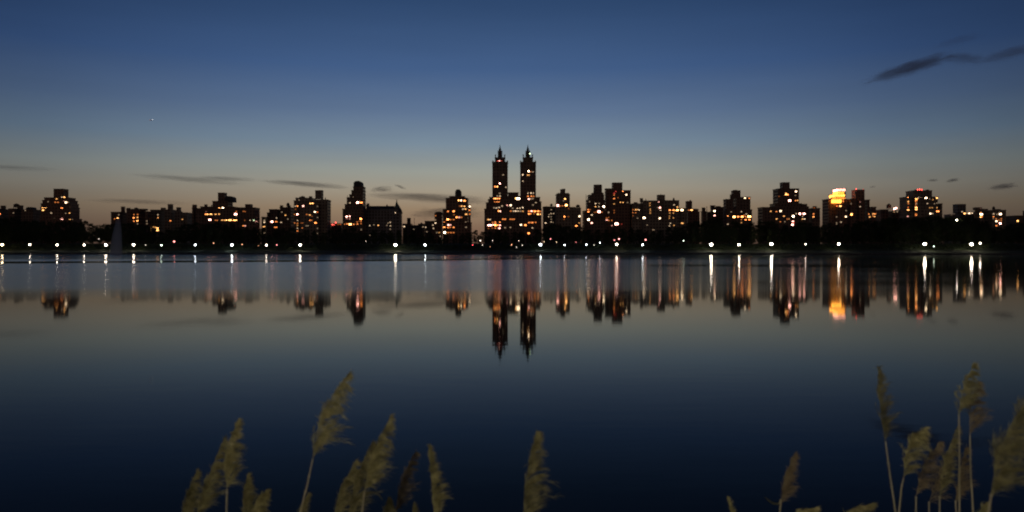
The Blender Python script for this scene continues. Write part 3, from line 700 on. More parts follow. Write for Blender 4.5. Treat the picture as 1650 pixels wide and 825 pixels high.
def street_lamp(loc, height, hue, lv, label, group='lamps along the far shore'):
    root = empty('street_lamp', loc, label, 'street lamp', group)
    r = LST[lv][0]
    bm = bmesh.new()
    lathe(bm, 0, 0, ((0.26, -0.4), (0.26, 0.25), (0.17, 0.45), (0.12, 0.9)), 10)
    link('lamp_base', bm, M_iron, root)
    bm = bmesh.new()
    lathe(bm, 0, 0, ((0.09, 0.9), (0.065, height - r - 0.25), (0.12, height - r - 0.2), (0.16, height - r)), 10)
    link('pole', bm, M_iron, root)
    bm = bmesh.new()
    prof = [(max(0.03, r * math.sin(math.pi * k / 8)) * (0.92 if k < 4 else 1), height - r * math.cos(math.pi * k / 8)) for k in range(9)]
    lathe(bm, 0, 0, prof, 14)
    link('lamp_globe', bm, lamp_mat(hue, lv), root, True)
    bm = bmesh.new()
    lathe(bm, 0, 0, ((r * 0.62, height + r * 0.80), (r * 0.45, height + r * 1.02), (0.06, height + r * 1.25), (0.03, height + r * 1.5)), 12)
    link('lamp_cap', bm, M_iron, root)
    return root


LAMPS = [  # px, py, hue, level, label
    (3.5, 394.3, 'y', 4, 'warm white path lamp cut by the left photo edge'),
    (48, 394.3, 'w', 3, 'path lamp at left, between the edge lamp and the lamp under the rounded tower'),
    (92, 394.5, 'w', 3, 'path lamp below the stepped rounded tower with the square tank house'),
    (135.5, 394.6, 'w', 3, 'path lamp just right of the stepped rounded tower, second left of the fountain'),
    (159.5, 385.2, 'w', 0, 'tiny faint light above the path, left of the fountain'),
    (170.5, 394.6, 'w', 4, 'bright path lamp immediately left of the fountain jet'),
    (215.3, 394.6, 'w', 4, 'bright path lamp immediately right of the fountain jet'),
    (234.7, 394.8, 'w', 0, 'faint tiny path light right of the lamp beside the fountain'),
    (260, 395.2, 'g', 2, 'small pale lamp below the long block with chimneys'),
    (280.8, 389.2, 'p', 3, 'pink red lamp standing higher than its neighbours at left'),
    (314.5, 394.6, 'c', 3, 'cold white path lamp below the left corner of the broad pyramid-roofed building'),
    (344.2, 391.6, 'o', 1, 'small orange lamp left of the bright lamp under the pyramid-roofed building'),
    (373.7, 394.6, 'c', 4, 'bright cold white lamp below the broad pyramid-roofed building'),
    (390, 393.8, 'o', 1, 'small orange lamp close right of the bright lamp under the pyramid-roofed building'),
    (416.3, 395.8, 'o', 0, 'faint orange light left of the pinkish lamp beside the wide slab'),
    (429.4, 395.0, 'w', 3, 'warm white lamp left of the small pink lamp'),
    (446, 394.8, 'p', 2, 'small pink lamp with a white lamp on its left'),
    (483.7, 394.8, 'w', 4, 'bright white lamp below the wide slab with the narrow tank tower'),
    (589.9, 388.8, 'w', 0, 'tiny light in the trees below the gabled hall'),
    (637.2, 394.6, 'w', 5, 'largest glaring lamp with greenish halo below the spire of the gabled hall'),
    (685, 394.6, 'c', 3, 'cold white lamp right of the glaring one'),
    (761.8, 394.8, 'r', 2, 'red light left of the foot of the twin-towered building'),
    (774, 387.8, 'w', 1, 'small white light above and right of the red light'),
    (777.5, 394.8, 'w', 0, 'faint light below the small white light near the twin towers'),
    (789.5, 397.6, 'o', 0, 'faint orange light low at the foot of the left twin tower'),
    (793.5, 387.8, 'w', 0, 'faint light left under the twin-towered building'),
    (824.3, 394.5, 'o', 1, 'orange light between the two towers at shore level'),
    (832.5, 398.2, 'w', 0, 'very faint low light close to the orange light between the towers'),
    (835.8, 387.8, 'w', 0, 'faint light above the orange light between the towers'),
    (841.8, 395.0, 'w', 0, 'faint light right of the orange light between the towers'),
    (870.8, 394.4, 'c', 4, 'bright cold white lamp right below the right twin tower'),
    (876.5, 389.6, 'y', 0, 'faint yellow light touching the upper right of the bright lamp by the twin towers'),
    (887.2, 385.0, 'p', 2, 'pink lamp high on the bank right of the twin towers'),
    (896.8, 390.0, 'y', 0, 'faint yellow light right of the high pink lamp'),
    (909.8, 394.6, 'c', 2, 'small cold lamp below the small square tower with penthouse'),
    (928, 390.2, 'p', 1, 'small pinkish light under the gap left of the touching pair of towers'),
    (944.8, 394.3, 'c', 2, 'white lamp below the tapered crown tower, left of a dim one'),
    (957.3, 394.9, 'w', 0, 'dim light between two white lamps under the tapered crown tower'),
    (966.8, 391.4, 'c', 2, 'white lamp set slightly higher under the tapered crown tower'),
    (993.6, 393.8, 'w', 4, 'bright white lamp with two red pink lights above it'),
    (990.0, 386.8, 'p', 2, 'left red pink light above the bright white lamp under the tall slab'),
    (997.4, 385.0, 'p', 3, 'right red pink light above the bright white lamp under the tall slab'),
    (1035.5, 394.4, 'c', 3, 'white lamp below a single pink red light'),
    (1040.4, 386.4, 'p', 3, 'single pink red light over a white lamp, below the long flat-roofed building'),
    (1101.3, 388.0, 'g', 1, 'small lone light in the dark trees below the slim dark tower'),
    (1146, 394.2, 'w', 5, 'glaring lamp, first of the three big lamps right of the slim tower'),
    (1191, 394.2, 'w', 4, 'middle and least of the three big lamps under the square-shouldered tower'),
    (1243.2, 393.4, 'w', 5, 'glaring lamp with halo left below the broad tower on a wide base'),
    (1298, 393.5, 'w', 2, 'small lamp right below the broad tower on a wide base'),
    (1351.6, 393.0, 'w', 4, 'bright lamp straight below the floodlit orange crown'),
    (1490, 393.2, 'w', 5, 'glaring lamp lighting green foliage below the building with the red roof light'),
    (1504.8, 396.9, 'g', 1, 'small greenish light right beside the foliage-lighting lamp'),
    (1565.5, 393.4, 'w', 5, 'larger left lamp of the close pair near the right edge'),
    (1579.3, 391.9, 'w', 3, 'smaller right lamp of the close pair near the right edge'),
    (1541.5, 354.6, 'w', 3, 'slanting white light above the tree tops left of the final lit block'),
]
LPX = []
for px, py, h, lv, lab in LAMPS:
    Y = 627.2 if py > 392.5 else (640.0 if py > 386 else (646.0 if py > 370 else 700.0))
    z0 = gz(Y) - 0.05
    zz = Z(py, Y)
    lp = street_lamp((X(px, Y), Y, z0), max(1.9, zz - z0), h, lv, lab)
    LPX.append((px, py, Y))

# ------------------------------------------------------------------ trees
M_leaf = noisy('foliage', (0.018, 0.032, 0.010), (0.06, 0.085, 0.028), 0.5, 0.9)
M_bark = noisy('bark', (0.05, 0.04, 0.03), (0.11, 0.09, 0.07), 2.5, 0.95)


def tree_proto(seed, wide, tall):
    """unit tree ~18 m tall: trunk with limbs, crown of leaf clumps"""
    r = random.Random(seed)
    tr = bmesh.new()
    tube(tr, [Vector((0, 0, -1)), Vector((0.1, 0, 2.5)), Vector((r.uniform(-.4, .4), r.uniform(-.4, .4), tall * 0.45)), Vector((r.uniform(-.6, .6), 0, tall * 0.82))], [0.42, 0.32, 0.22, 0.06], 7)
    cr = bmesh.new()
    for i in range(13):
        a = r.uniform(0, 6.283); h0 = r.uniform(0.22, 0.7) * tall
        rr = wide * r.uniform(0.55, 0.95) * (1 - 0.35 * h0 / tall)
        e = Vector((math.cos(a) * rr, math.sin(a) * rr, h0 + r.uniform(1.5, 4.0)))
        tube(tr, [Vector((0, 0, h0)), e * 0.55 + Vector((0, 0, h0 * 0.45)), e], [0.13, 0.08, 0.02], 5)
    for i in range(64):
        u = r.random()
        zc = tall * (0.12 + 0.83 * u)
        R = wide * (math.sin(math.pi * (u * 0.74 + 0.14)) ** 0.7) * r.uniform(0.25, 1.0)
        a = r.uniform(0, 6.283)
        c = Vector((math.cos(a) * R, math.sin(a) * R, zc))
        cs = r.uniform(0.8, 1.75)
        for k in range(40):
            d = Vector((r.gauss(0, 1), r.gauss(0, 1), r.gauss(0, 0.75)))
            d = d.normalized() * cs * r.uniform(0.45, 1.1)
            p = c + d
            n = (d.normalized() + Vector((r.gauss(0, .6), r.gauss(0, .6), r.gauss(0, .6)))).normalized()
            a1 = n.orthogonal().normalized(); b1 = n.cross(a1)
            s = r.uniform(0.24, 0.50)
            q = r.uniform(0, 3.14)
            e1 = a1 * math.cos(q) + b1 * math.sin(q); e2 = n.cross(e1)
            cr.faces.new([cr.verts.new(p + e1 * s), cr.verts.new(p + e2 * s * 0.6), cr.verts.new(p - e1 * s), cr.verts.new(p - e2 * s * 0.6)])
    mt = bpy.data.meshes.new('trunk'); tr.to_mesh(mt); tr.free(); mt.materials.append(M_bark)
    mc = bpy.data.meshes.new('crown'); cr.to_mesh(mc); cr.free(); mc.materials.append(M_leaf)
    top = max(v.co.z for v in mc.vertices)
    return mt, mc, top


PROTO = [tree_proto(11, 5.2, 17), tree_proto(12, 4.4, 18), tree_proto(13, 6.0, 16), tree_proto(14, 5.0, 15), tree_proto(15, 5.6, 18), tree_proto(16, 3.6, 17)]
TL = [(-60, 352), (0, 350), (60, 353), (66, 356), (100, 358), (140, 357), (160, 361), (200, 358), (235, 361), (255, 369), (270, 369), (285, 363), (330, 358), (350, 359), (400, 362), (420, 365), (440, 370), (470, 367), (500, 371), (530, 366),
      (560, 367), (600, 370), (640, 369), (680, 373), (715, 378), (740, 378), (760, 371), (780, 373), (812, 370), (840, 374), (870, 369), (890, 362), (940, 366), (970, 370), (1000, 366), (1040, 372), (1075, 368), (1110, 360),
      (1125, 354), (1160, 355), (1200, 359), (1225, 355), (1265, 362), (1290, 356), (1330, 361), (1380, 357), (1420, 353), (1460, 349), (1500, 346), (1520, 343), (1545, 347), (1580, 352), (1610, 364), (1630, 362), (1650, 355), (1720, 352)]


def treeline(px):
    for (a, ya), (b, yb) in zip(TL, TL[1:]):
        if a <= px <= b: return ya + (yb - ya) * (px - a) / (b - a)
    return 352


def add_tree(px, Y, topy, k):
    mt, mc, top = PROTO[k]
    z0 = gz(Y) - 0.1
    h = Z(topy, Y) - z0
    # leave sight lines to listed lights open
    for gx, gy, gw in GAPS:
        s = h / top
        halfw = 5.2 * s * F / Y * 0.72 + gw / 2
        if abs(px - gx) < halfw and gy < HOR - 18 and topy < gy + 2.2:
            topy = gy + 2.2
            h = Z(topy, Y) - z0
    if h < 4.0: return
    s = h / top
    root = empty('tree', (X(px, Y), Y, z0), 'dark leafy tree in the black tree line along the far shore', 'tree', 'trees along the far shore')
    root.scale = (max(s, 0.55) * rnd.uniform(0.92, 1.15),) * 2 + (s,)
    root.rotation_euler = (0, 0, rnd.uniform(0, 6.28))
    for nm, me in (('trunk', mt), ('crown', mc)):
        o = bpy.data.objects.new(nm, me); COL.objects.link(o); o.parent = root


px = -45
while px < 1700:                                       # back row makes the outline
    add_tree(px, rnd.uniform(690, 745), treeline(px) + rnd.uniform(-2.5, 2.0), rnd.randrange(6))
    px += rnd.uniform(10.5, 14.5)
px = -40
while px < 1695:                                       # front row, lower, on the bank behind the path
    add_tree(px, rnd.uniform(652, 676), treeline(px) + rnd.uniform(4, 13), rnd.randrange(6))
    px += rnd.uniform(11.5, 15.5)

# low undergrowth on the bank, one mass nobody could count
r = random.Random(5)
bm = bmesh.new()
for i in range(5200):
    x = r.uniform(-560, 560); y = r.uniform(636.5, 650)
    hgt = r.uniform(0.5, 2.0)
    c = Vector((x, y, gz(y)))
    for k in range(6):
        n = Vector((r.gauss(0, 1), r.gauss(0, 1), r.gauss(0, 1))).normalized()
        a1 = n.orthogonal().normalized(); b1 = n.cross(a1); s = r.uniform(0.25, 0.55)
        p = c + Vector((r.uniform(-1, 1), r.uniform(-1, 1), r.uniform(0, hgt)))
        bm.faces.new([bm.verts.new(p + a1 * s), bm.verts.new(p + b1 * s * .6), bm.verts.new(p - a1 * s), bm.verts.new(p - b1 * s * .6)])
tag(link('undergrowth', bm, M_leaf), 'dark undergrowth covering the far bank', 'undergrowth', None, 'stuff')

# ------------------------------------------------------------------ fountain jet
def volume_mat(name, color, density, build=None):
    m = bpy.data.materials.new(name); m.use_nodes = True
    t = m.node_tree; t.nodes.clear()
    out = t.nodes.new('ShaderNodeOutputMaterial'); v = t.nodes.new('ShaderNodeVolumePrincipled')
    v.inputs['Color'].default_value = (*color, 1); v.inputs['Density'].default_value = density
    t.links.new(v.outputs[0], out.inputs['Volume'])
    if build: build(t, v)
    return m


bm = bmesh.new()
Yf = 560.0
prof = [(4.6, -0.1), (4.5, 2), (4.0, 8), (3.4, 14), (2.7, 20), (1.8, 25), (0.9, 28), (0.2, 29)]
rings = []
for r_, z_ in prof:
    rings.append([bm.verts.new((r_ * math.cos(2 * math.pi * k / 14) - (z_ < 27) * (1 - z_ / 29) * 2.2, r_ * math.sin(2 * math.pi * k / 14), z_)) for k in range(14)])
for a, b in zip(rings, rings[1:]):
    for k in range(14): bm.faces.new((a[k], a[(k + 1) % 14], b[(k + 1) % 14], b[k]))
bm.faces.new(list(reversed(rings[0]))); bm.faces.new(rings[-1])
fo = link('fountain_jet', bm, volume_mat('spray', (0.95, 0.97, 1.0), 0.11))
fo.location = (X(191, Yf), Yf, 0)
tag(fo, 'tall faint plume of fountain spray rising from the water at left', 'fountain')


# ------------------------------------------------------------------ clouds
def cloud_build(dens, scale):
    def f(t, v):
        tcn = t.nodes.new('ShaderNodeTexCoord')
        n = t.nodes.new('ShaderNodeTexNoise'); n.inputs['Scale'].default_value = scale; n.inputs['Detail'].default_value = 3
        t.links.new(tcn.outputs['Object'], n.inputs['Vector'])
        ln = t.nodes.new('ShaderNodeVectorMath'); ln.operation = 'LENGTH'; t.links.new(tcn.outputs['Object'], ln.inputs[0])
        a = t.nodes.new('ShaderNodeMath'); a.operation = 'SUBTRACT'; a.inputs[0].default_value = 1.42; t.links.new(ln.outputs['Value'], a.inputs[1])
        b = t.nodes.new('ShaderNodeMath'); b.operation = 'SUBTRACT'; t.links.new(a.outputs[0], b.inputs[0])
        c = t.nodes.new('ShaderNodeMath'); c.operation = 'MULTIPLY'; c.inputs[1].default_value = 1.35; t.links.new(n.outputs['Fac'], c.inputs[0])
        t.links.new(c.outputs[0], b.inputs[1])
        d = t.nodes.new('ShaderNodeMath'); d.operation = 'MULTIPLY'; d.use_clamp = False; d.inputs[1].default_value = dens; t.links.new(b.outputs[0], d.inputs[0])
        e = t.nodes.new('ShaderNodeMath'); e.operation = 'MAXIMUM'; e.inputs[1].default_value = 0; t.links.new(d.outputs[0], e.inputs[0])
        t.links.new(e.outputs[0], v.inputs['Density'])
    return f


CLOUDS = [  # px0, py0, px1, py1, thickness px, optical strength, label
    (1375, 136, 1560, 82, 27, 1.5, 'largest dark cloud, slanting up to the right in the blue sky at upper right'),
    (1500, 90, 1605, 98, 18, 0.7, 'thin grey cloud link between the slanting cloud and the one at the right edge'),
    (1560, 102, 1700, 68, 24, 0.6, 'softer grey cloud running out of the right photo edge'),
    (1490, 78, 1600, 52, 18, 0.22, 'very faint cloud wisp above the large slanting cloud'),
    (190, 280, 420, 298, 11, 0.6, 'faint long grey streak left over the low block with chimneys'),
    (300, 286, 430, 290, 9, 0.6, 'pale short streak above the pyramid-roofed building'),
    (400, 290, 590, 304, 10, 1.1, 'dark thin streak ending by the stepped tower'),
    (590, 306, 640, 304, 14, 0.8, 'small dark puff right of the stepped tower top'),
    (632, 296, 658, 306, 6, 0.8, 'tiny slanted dash of cloud above the gabled hall'),
    (560, 312, 830, 326, 18, 1.2, 'broad grey-brown cloud bar between gabled hall and twin towers'),
    (640, 345, 800, 342, 26, 1.0, 'low murky cloud bank behind the roofs left of the twin towers'),
    (-80, 268, 110, 272, 8, 0.5, 'faint grey streak at the left photo edge'),
    (120, 322, 330, 328, 10, 0.5, 'low faint band above the chimneys at left'),
    (1490, 291, 1516, 290, 6, 0.7, 'tiny dark cloud dash right above the red-topped building'),
    (1520, 293, 1550, 288, 8, 0.9, 'small dark cloud between the tiny dash and the edge cloud'),
    (1585, 304, 1648, 297, 13, 1.0, 'dark ragged cloud low by the right edge'),
    (1398, 302, 1414, 300, 4, 0.5, 'speck of cloud right of the floodlit crown'),
]
for x0, y0, x1, y1, th, k, lab in CLOUDS:
    D = 4200.0
    p0, p1 = P(x0, y0, D), P(x1, y1, D)
    c = (p0 + p1) / 2
    hl = (p1 - p0).length / 2; ht = th / 2 * D / F * 1.15; hd = max(ht * 1.6, min(hl * 0.6, 260))
    bm = bmesh.new()
    bmesh.ops.create_icosphere(bm, subdivisions=3, radius=1)
    m = volume_mat('cloud_vapour', (0.62, 0.56, 0.60), 0.0, cloud_build(k * 1.7 / hd, 3.0))
    o = link('cloud', bm, m)
    o.location = c
    o.scale = (hl * 1.08, hd, ht)
    o.rotation_euler = (0, -math.atan2(p1.z - p0.z, p1.x - p0.x), 0)
    tag(o, lab, 'cloud', 'clouds in the dusk sky')

# ------------------------------------------------------------------ distant airplane
pl = empty('airplane', P(244.5, 193.5, 5200), 'tiny distant airplane glinting white high in the left sky', 'airplane')
M_plane = noisy('airplane_skin', (0.6, 0.6, 0.62), (0.75, 0.75, 0.76), 1, 0.4)
bm = bmesh.new()
tube(bm, [Vector((-13, 0, 0)), Vector((-11, 0, .2)), Vector((0, 0, 0)), Vector((11, 0, 0)), Vector((14, 0, .1))], [0.4, 1.3, 1.7, 1.6, 0.3], 10)
link('fuselage', bm, M_plane, pl)
for s in (-1, 1):
    bm = bmesh.new()
    v = [bm.verts.new(p) for p in ((4, s * 1.5, -.3), (-1, s * 1.5, -.3), (-5.5, s * 14, .4), (-3.5, s * 14, .4), (4, s * 1.5, .1), (-1, s * 1.5, .1), (-5.5, s * 14, .55), (-3.5, s * 14, .55))]
    for f in ((0, 1, 2, 3), (7, 6, 5, 4), (0, 4, 5, 1), (1, 5, 6, 2), (2, 6, 7, 3), (3, 7, 4, 0)): bm.faces.new([v[i] for i in f])
    link('wing', bm, M_plane, pl)
bm = bmesh.new(); box(bm, -13, -9.5, -0.2, 0.2, 1, 5.5, 0, 0.1); box(bm, -13, -10.5, -4.5, 4.5, 0.6, 0.9); link('tail', bm, M_plane, pl)
bm = bmesh.new(); bmesh.ops.create_icosphere(bm, subdivisions=2, radius=1.0, matrix=Matrix.Translation((6, -2.6, 0.2)))
link('landing_light', bm, glow('landing_light', (0.95, 0.97, 1.0), 6), pl)
bm = bmesh.new(); bmesh.ops.create_icosphere(bm, subdivisions=2, radius=0.7, matrix=Matrix.Translation((-10, -2.2, -1.5)))
link('beacon', bm, glow('beacon', (1, 0.35, 0.15), 3), pl)
pl.rotation_euler = (0, math.radians(-12), 0)

# ------------------------------------------------------------------ reeds in the foreground
M_plume = noisy('reed_plume', (0.22, 0.205, 0.07), (0.58, 0.55, 0.26), 38, 0.9)
def vary(mat, lo, hi):
    t = mat.node_tree; b = t.nodes['Principled BSDF']
    src_ = b.inputs['Base Color'].links[0].from_socket
    oi = t.nodes.new('ShaderNodeObjectInfo'); m_ = t.nodes.new('ShaderNodeMapRange')
    m_.inputs[3].default_value = lo; m_.inputs[4].default_value = hi
    t.links.new(oi.outputs['Random'], m_.inputs[0])
    h = t.nodes.new('ShaderNodeHueSaturation'); t.links.new(m_.outputs[0], h.inputs['Value']); t.links.new(src_, h.inputs['Color'])
    t.links.new(h.outputs[0], b.inputs['Base Color'])


vary(M_plume, 0.7, 1.35)
M_plume2 = noisy('reed_plume_reddish', (0.24, 0.19, 0.10), (0.48, 0.40, 0.23), 38, 0.9)
M_stem = noisy('reed_stem', (0.50, 0.46, 0.26), (0.68, 0.62, 0.40), 8, 0.7)
M_blade = noisy('reed_leaf', (0.16, 0.17, 0.06), (0.32, 0.29, 0.13), 10, 0.8)


def bez(pts, n):
    """Catmull-Rom through points"""
    out = []
    P_ = [pts[0] * 2 - pts[1]] + list(pts) + [pts[-1] * 2 - pts[-2]]
    for i in range(1, len(P_) - 2):
        for k in range(n):
            u = k / n
            a, b, c, d = P_[i - 1], P_[i], P_[i + 1], P_[i + 2]
            out.append(0.5 * ((2 * b) + (c - a) * u + (2 * a - 5 * b + 4 * c - d) * u * u + (3 * b - a - 3 * c + d) * u ** 3))
    out.append(pts[-1].copy())
    return out


def ribbon(bm, pts, w, nrm):
    prev = None
    n = len(pts) - 1
    for i, p in enumerate(pts):
        d = (pts[min(i + 1, n)] - pts[max(i - 1, 0)])
        s = d.cross(nrm)
        s = s.normalized() if s.length > 1e-9 else Vector((1, 0, 0))
        ww = w * (1 - (i / n) ** 2 * 0.85)
        cur = (bm.verts.new(p - s * ww), bm.verts.new(p + s * ww))
        if prev: bm.faces.new((prev[0], prev[1], cur[1], cur[0]))
        prev = cur


def reed(axis, width, Y, stem=None, label='', side=1, dens=1.0, mat=None, leaves=(), seed=0):
    """axis: px points of the plume from its base to its tip; stem: px points from plume base downwards"""
    r = random.Random(seed * 31 + 3)
    ax3 = [P(x, y, Y) for x, y in axis]
    base = ax3[0]
    st = [P(x, y, Y) for x, y in (stem or [])]
    last = st[-1] if st else base
    foot_px = (stem[-1] if stem else axis[0])
    up = ((base - last) if st else (ax3[1] - ax3[0])).normalized()
    drop = last.z - gz(Y)
    lean = up.x / max(up.z, 0.6) * drop
    g0 = Vector((last.x - lean * 0.7, Y + r.uniform(-.05, .05), gz(Y) - 0.03))
    root = empty('reed', g0, label, 'reed', 'reeds on the near bank')
    off = -g0
    pts = [g0] + ([Vector((last.x - lean * 0.42, Y, last.z - drop * 0.45))]) + list(reversed(st)) + [base]
    cl = [pts[0]]
    for p in pts[1:]:
        if (p - cl[-1]).length > 0.01: cl.append(p)
    path = [p + off for p in bez(cl, 6)]
    n = len(path)
    bm = bmesh.new()
    tube(bm, path, [0.0044 - 0.0020 * i / n for i in range(n)], 6)
    for k in range(0, n, 5):                                 # nodes of the cane
        lathe(bm, path[k].x, path[k].y, ((0.0034, path[k].z - .004), (0.0048, path[k].z), (0.0034, path[k].z + .004)), 7)
    link('stem', bm, M_stem, root, True)
    # plume
    rach = [p + off for p in bez(ax3, 10)]
    m = len(rach) - 1
    W_ = width * 0.94 * Y / F
    LN = (rach[-1] - rach[0]).length
    bm = bmesh.new()
    tube(bm, rach, [0.0016 - 0.0011 * i / m for i in range(m + 1)], 5)
    nb = int(88 * dens)
    for i in range(nb):
        u = (i + r.random()) / nb
        u = u ** 0.9 * 0.96
        fi = u * m; i0 = min(int(fi), m - 1)
        p0 = rach[i0].lerp(rach[i0 + 1], fi - i0)
        d = (rach[min(i0 + 1, m)] - rach[max(i0 - 1, 0)]).normalized()
        prof = (min(1, (u + 0.10) / 0.28)) ** 0.8 * max(0.03, (1 - u) ** 0.95)
        lat = Vector((d.z, 0, -d.x))                         # sideways, to the right for an upright plume
        q = r.random()
        sgn = side * (abs(r.gauss(0.55, 0.35))) if q < 0.88 else -side * r.uniform(0.02, 0.2)
        out = lat * sgn * W_ * prof + Vector((0, r.gauss(0, 0.33) * W_ * prof, 0))
        bl = LN * r.uniform(0.16, 0.30) * (1 - 0.85 * u)
        b0 = p0; b1 = p0 + d * bl * 0.55 + out * 0.45; b2 = p0 + d * bl + out - Vector((0, 0, abs(sgn) * W_ * 0.25))
        br = [b0.lerp(b1, k / 3).lerp(b1.lerp(b2, k / 3), k / 3) for k in range(4)]
        ribbon(bm, br, 0.0006, Vector((0, 1, 0.1)))
        for k in range(17):
            v_ = r.random()
            c0 = b0.lerp(b1, v_).lerp(b1.lerp(b2, v_), v_)
            dd = (b2 - b0).normalized()
            fl = (1 - 0.45 * u) * r.uniform(0.014, 0.036) * (0.75 + 0.5 * W_ / 0.1)
            e = (dd * 0.8 + lat * side * r.uniform(-0.1, 0.6) + Vector((r.gauss(0, .28), r.gauss(0, .35), r.gauss(0, .28)))).normalized() * fl
            c1 = c0 + e * 0.55; c2 = c0 + e + Vector((side * 0.15 * fl, 0, -0.15 * fl))
            ribbon(bm, [c0, c1, c2], r.uniform(0.0005, 0.0011), Vector((r.gauss(0, .5), 1, r.gauss(0, .5))))
    link('plume', bm, mat or M_plume, root)
    # leaves on the stem: those seen in the photo, then some below the frame
    lv = [[P(x, y, Y) + off for x, y in L_] for L_ in leaves]
    for k in range(3):
        j = int(n * (0.12 + 0.18 * k)); j = min(j, n - 2)
        s0 = path[j]; an = r.uniform(0, 6.28); ln = r.uniform(0.25, 0.42)
        dv = Vector((math.cos(an), math.sin(an) * 0.6, 0))
        if s0.z + g0.z < 1.5:
            lv.append([s0, s0 + dv * ln * 0.35 + Vector((0, 0, ln * 0.45)), s0 + dv * ln * 0.8 + Vector((0, 0, ln * 0.42)), s0 + dv * ln * 1.15 + Vector((0, 0, ln * 0.15))])
    for L_ in lv:
        bm = bmesh.new()
        ribbon(bm, bez(L_, 6), 0.0042, Vector((0.15, 1, 0.3)))
        bmesh.ops.solidify(bm, geom=bm.faces[:], thickness=0.0006)
        link('leaf', bm, M_blade, root)
    return root


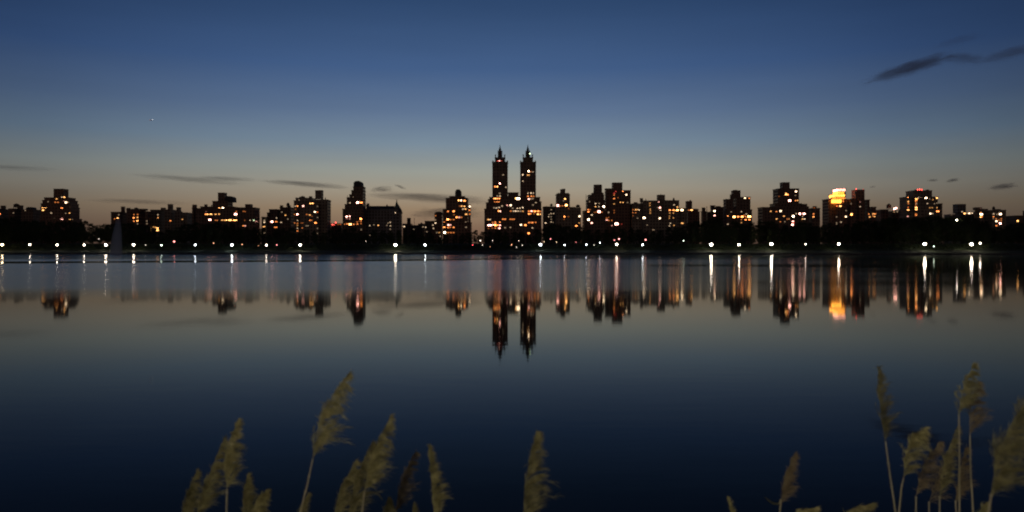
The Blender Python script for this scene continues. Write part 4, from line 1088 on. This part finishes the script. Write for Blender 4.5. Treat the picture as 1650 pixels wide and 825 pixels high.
R2 = M_plume2
REEDS = [
    dict(axis=[(293, 838), (302, 800), (318, 757)], width=26, Y=3.1, label='short reed plume farthest left, just rising into the picture'),
    dict(axis=[(316, 836), (334, 775), (362, 705)], width=40, Y=3.0, label='leaning reed plume at left, overlapped on its right by a taller one'),
    dict(axis=[(366, 788), (364, 735), (384, 675)], width=38, Y=2.9, stem=[(365, 826)], label='tallest plume of the left clump on a bare straight stem'),
    dict(axis=[(397, 840), (393, 800), (400, 764)], width=26, Y=3.3, label='small upright plume just right of the left clump'),
    dict(axis=[(404, 836), (414, 808), (431, 790)], width=24, Y=3.2, label='low plume with its tip leaning right, beside the left clump'),
    dict(axis=[(504, 740), (520, 668), (563, 600)], width=52, Y=2.8, stem=[(495, 782), (484, 828)], label='tallest centre-left reed with a big plume swept to the right'),
    dict(axis=[(478, 838), (486, 815), (497, 795)], width=12, Y=3.2, label='small plume tip at the foot of the tall swept reed', dens=0.5),
    dict(axis=[(537, 842), (550, 790), (575, 740)], width=34, Y=3.1, label='left plume of the dense centre-left clump'),
    dict(axis=[(561, 838), (574, 775), (602, 708)], width=38, Y=3.0, stem=[(562, 850)], label='middle plume of the dense centre-left clump'),
    dict(axis=[(588, 790), (600, 735), (631, 668)], width=42, Y=2.85, stem=[(586, 800), (583, 828)], label='right and tallest plume of the dense centre-left clump',
         leaves=[[(588, 796), (600, 793), (610, 797), (617, 806)]]),
    dict(axis=[(618, 850), (621, 825), (626, 803)], width=22, Y=3.2, label='stubby olive plume under the arched leaf'),
    dict(axis=[(637, 826), (648, 775), (672, 723)], width=28, Y=3.3, mat=R2, dens=0.7, label='dim reddish plume left of the straight narrow one'),
    dict(axis=[(701, 840), (696, 780), (691, 716)], width=30, Y=3.0, label='straight narrow plume left of the picture centre'),
    dict(axis=[(666, 848), (665, 830), (667, 812)], width=10, Y=3.3, dens=0.4, label='tiny plume tip between the reddish and the straight narrow plumes'),
    dict(axis=[(843, 842), (850, 765), (865, 690)], width=46, Y=2.8, label='single thick plume alone near the picture centre'),
    dict(axis=[(1180, 850), (1178, 825), (1173, 802)], width=7, Y=3.2, dens=0.35, label='small pointed shoot alone right of centre'),
    dict(axis=[(1259, 809), (1266, 770), (1281, 729)], width=24, Y=3.1, stem=[(1256, 812), (1256, 828)], mat=R2, dens=0.8, label='dim narrow plume with a kinked stem right of centre',
         leaves=[[(1256, 812), (1246, 811), (1238, 806), (1231, 800)]]),
    dict(axis=[(1272, 836), (1290, 823), (1318, 818)], width=15, Y=3.1, label='lying plume tip at the lower edge beside the kinked stem', dens=0.6),
    dict(axis=[(1352, 842), (1372, 822), (1410, 811)], width=18, Y=3.1, label='plume bent nearly flat at the lower edge left of the right clump', dens=0.8),
    dict(axis=[(1427, 712), (1418, 650), (1415, 590)], width=34, Y=3.0, stem=[(1434, 765), (1443, 828)], label='leftmost tall reed of the right clump with a plume pointing straight up', dens=0.65),
    dict(axis=[(1456, 770), (1465, 715), (1492, 688)], width=42, Y=3.0, stem=[(1452, 790), (1448, 828)], label='nodding plume right of the leftmost tall reed in the right clump', dens=0.75),
    dict(axis=[(1476, 800), (1490, 750), (1516, 710)], width=34, Y=3.2, mat=R2, stem=[(1476, 828)], label='reddish plume low in the middle of the right clump', dens=0.6),
    dict(axis=[(1497, 812), (1512, 765), (1536, 724)], width=30, Y=3.3, mat=R2, dens=0.5, stem=[(1497, 832)], label='dim plume behind the reddish one in the right clump'),
    dict(axis=[(1514, 800), (1524, 740), (1543, 686)], width=30, Y=3.1, stem=[(1514, 828)], label='slender plume left beside the twin tall stems', dens=0.6),
    dict(axis=[(1545, 668), (1553, 625), (1571, 583)], width=36, Y=2.95, stem=[(1546, 740), (1546, 828)], label='left one of the twin tall reeds near the right edge', dens=0.65),
    dict(axis=[(1563, 700), (1564, 655), (1577, 610)], width=34, Y=3.05, stem=[(1564, 760), (1568, 828)], mat=R2, label='right one of the twin tall reeds near the right edge', dens=0.5),
    dict(axis=[(1540, 812), (1545, 770), (1558, 715)], width=30, Y=3.25, stem=[(1541, 830)], mat=R2, label='dim plume low behind the twin tall stems', dens=0.7),
    dict(axis=[(1597, 800), (1612, 725), (1652, 650), (1690, 620)], width=88, Y=2.4, stem=[(1592, 828)], label='large shaggy plume hanging at the right photo edge', dens=1.7),
    dict(axis=[(1570, 848), (1578, 825), (1590, 808)], width=20, Y=3.1, label='low plume tip left of the large shaggy plume at the right edge', dens=0.6),
]
for i, kw in enumerate(REEDS):
    reed(seed=i + 1, **kw)

# grass of the near bank
M_grass = noisy('bank_grass', (0.03, 0.05, 0.012), (0.08, 0.10, 0.03), 5, 0.9)
r = random.Random(9)
bm = bmesh.new()
for i in range(5000):
    x = r.uniform(-5, 5); y = r.uniform(0.8, 4.8)
    h = r.uniform(0.08, 0.3)
    p = Vector((x, y, gz(y) - 0.01)); d = Vector((r.gauss(0, .35), r.gauss(0, .35), 1)) * h
    ribbon(bm, [p, p + d * 0.6, p + d + Vector((d.x, d.y, -0.15 * h)) * 0.6], 0.003, Vector((r.gauss(0, 1), r.gauss(0, 1), 0.1)))
tag(link('grass', bm, M_grass), 'short grass on the near bank', 'grass', None, 'stuff')

# the lamp of the near path, standing behind the photographer
street_lamp((-4.5, -6.0, gz(-6.0)), 4.6, 'w', 6, 'iron park lamp on the near path behind the reeds', 'lamps along the near path')
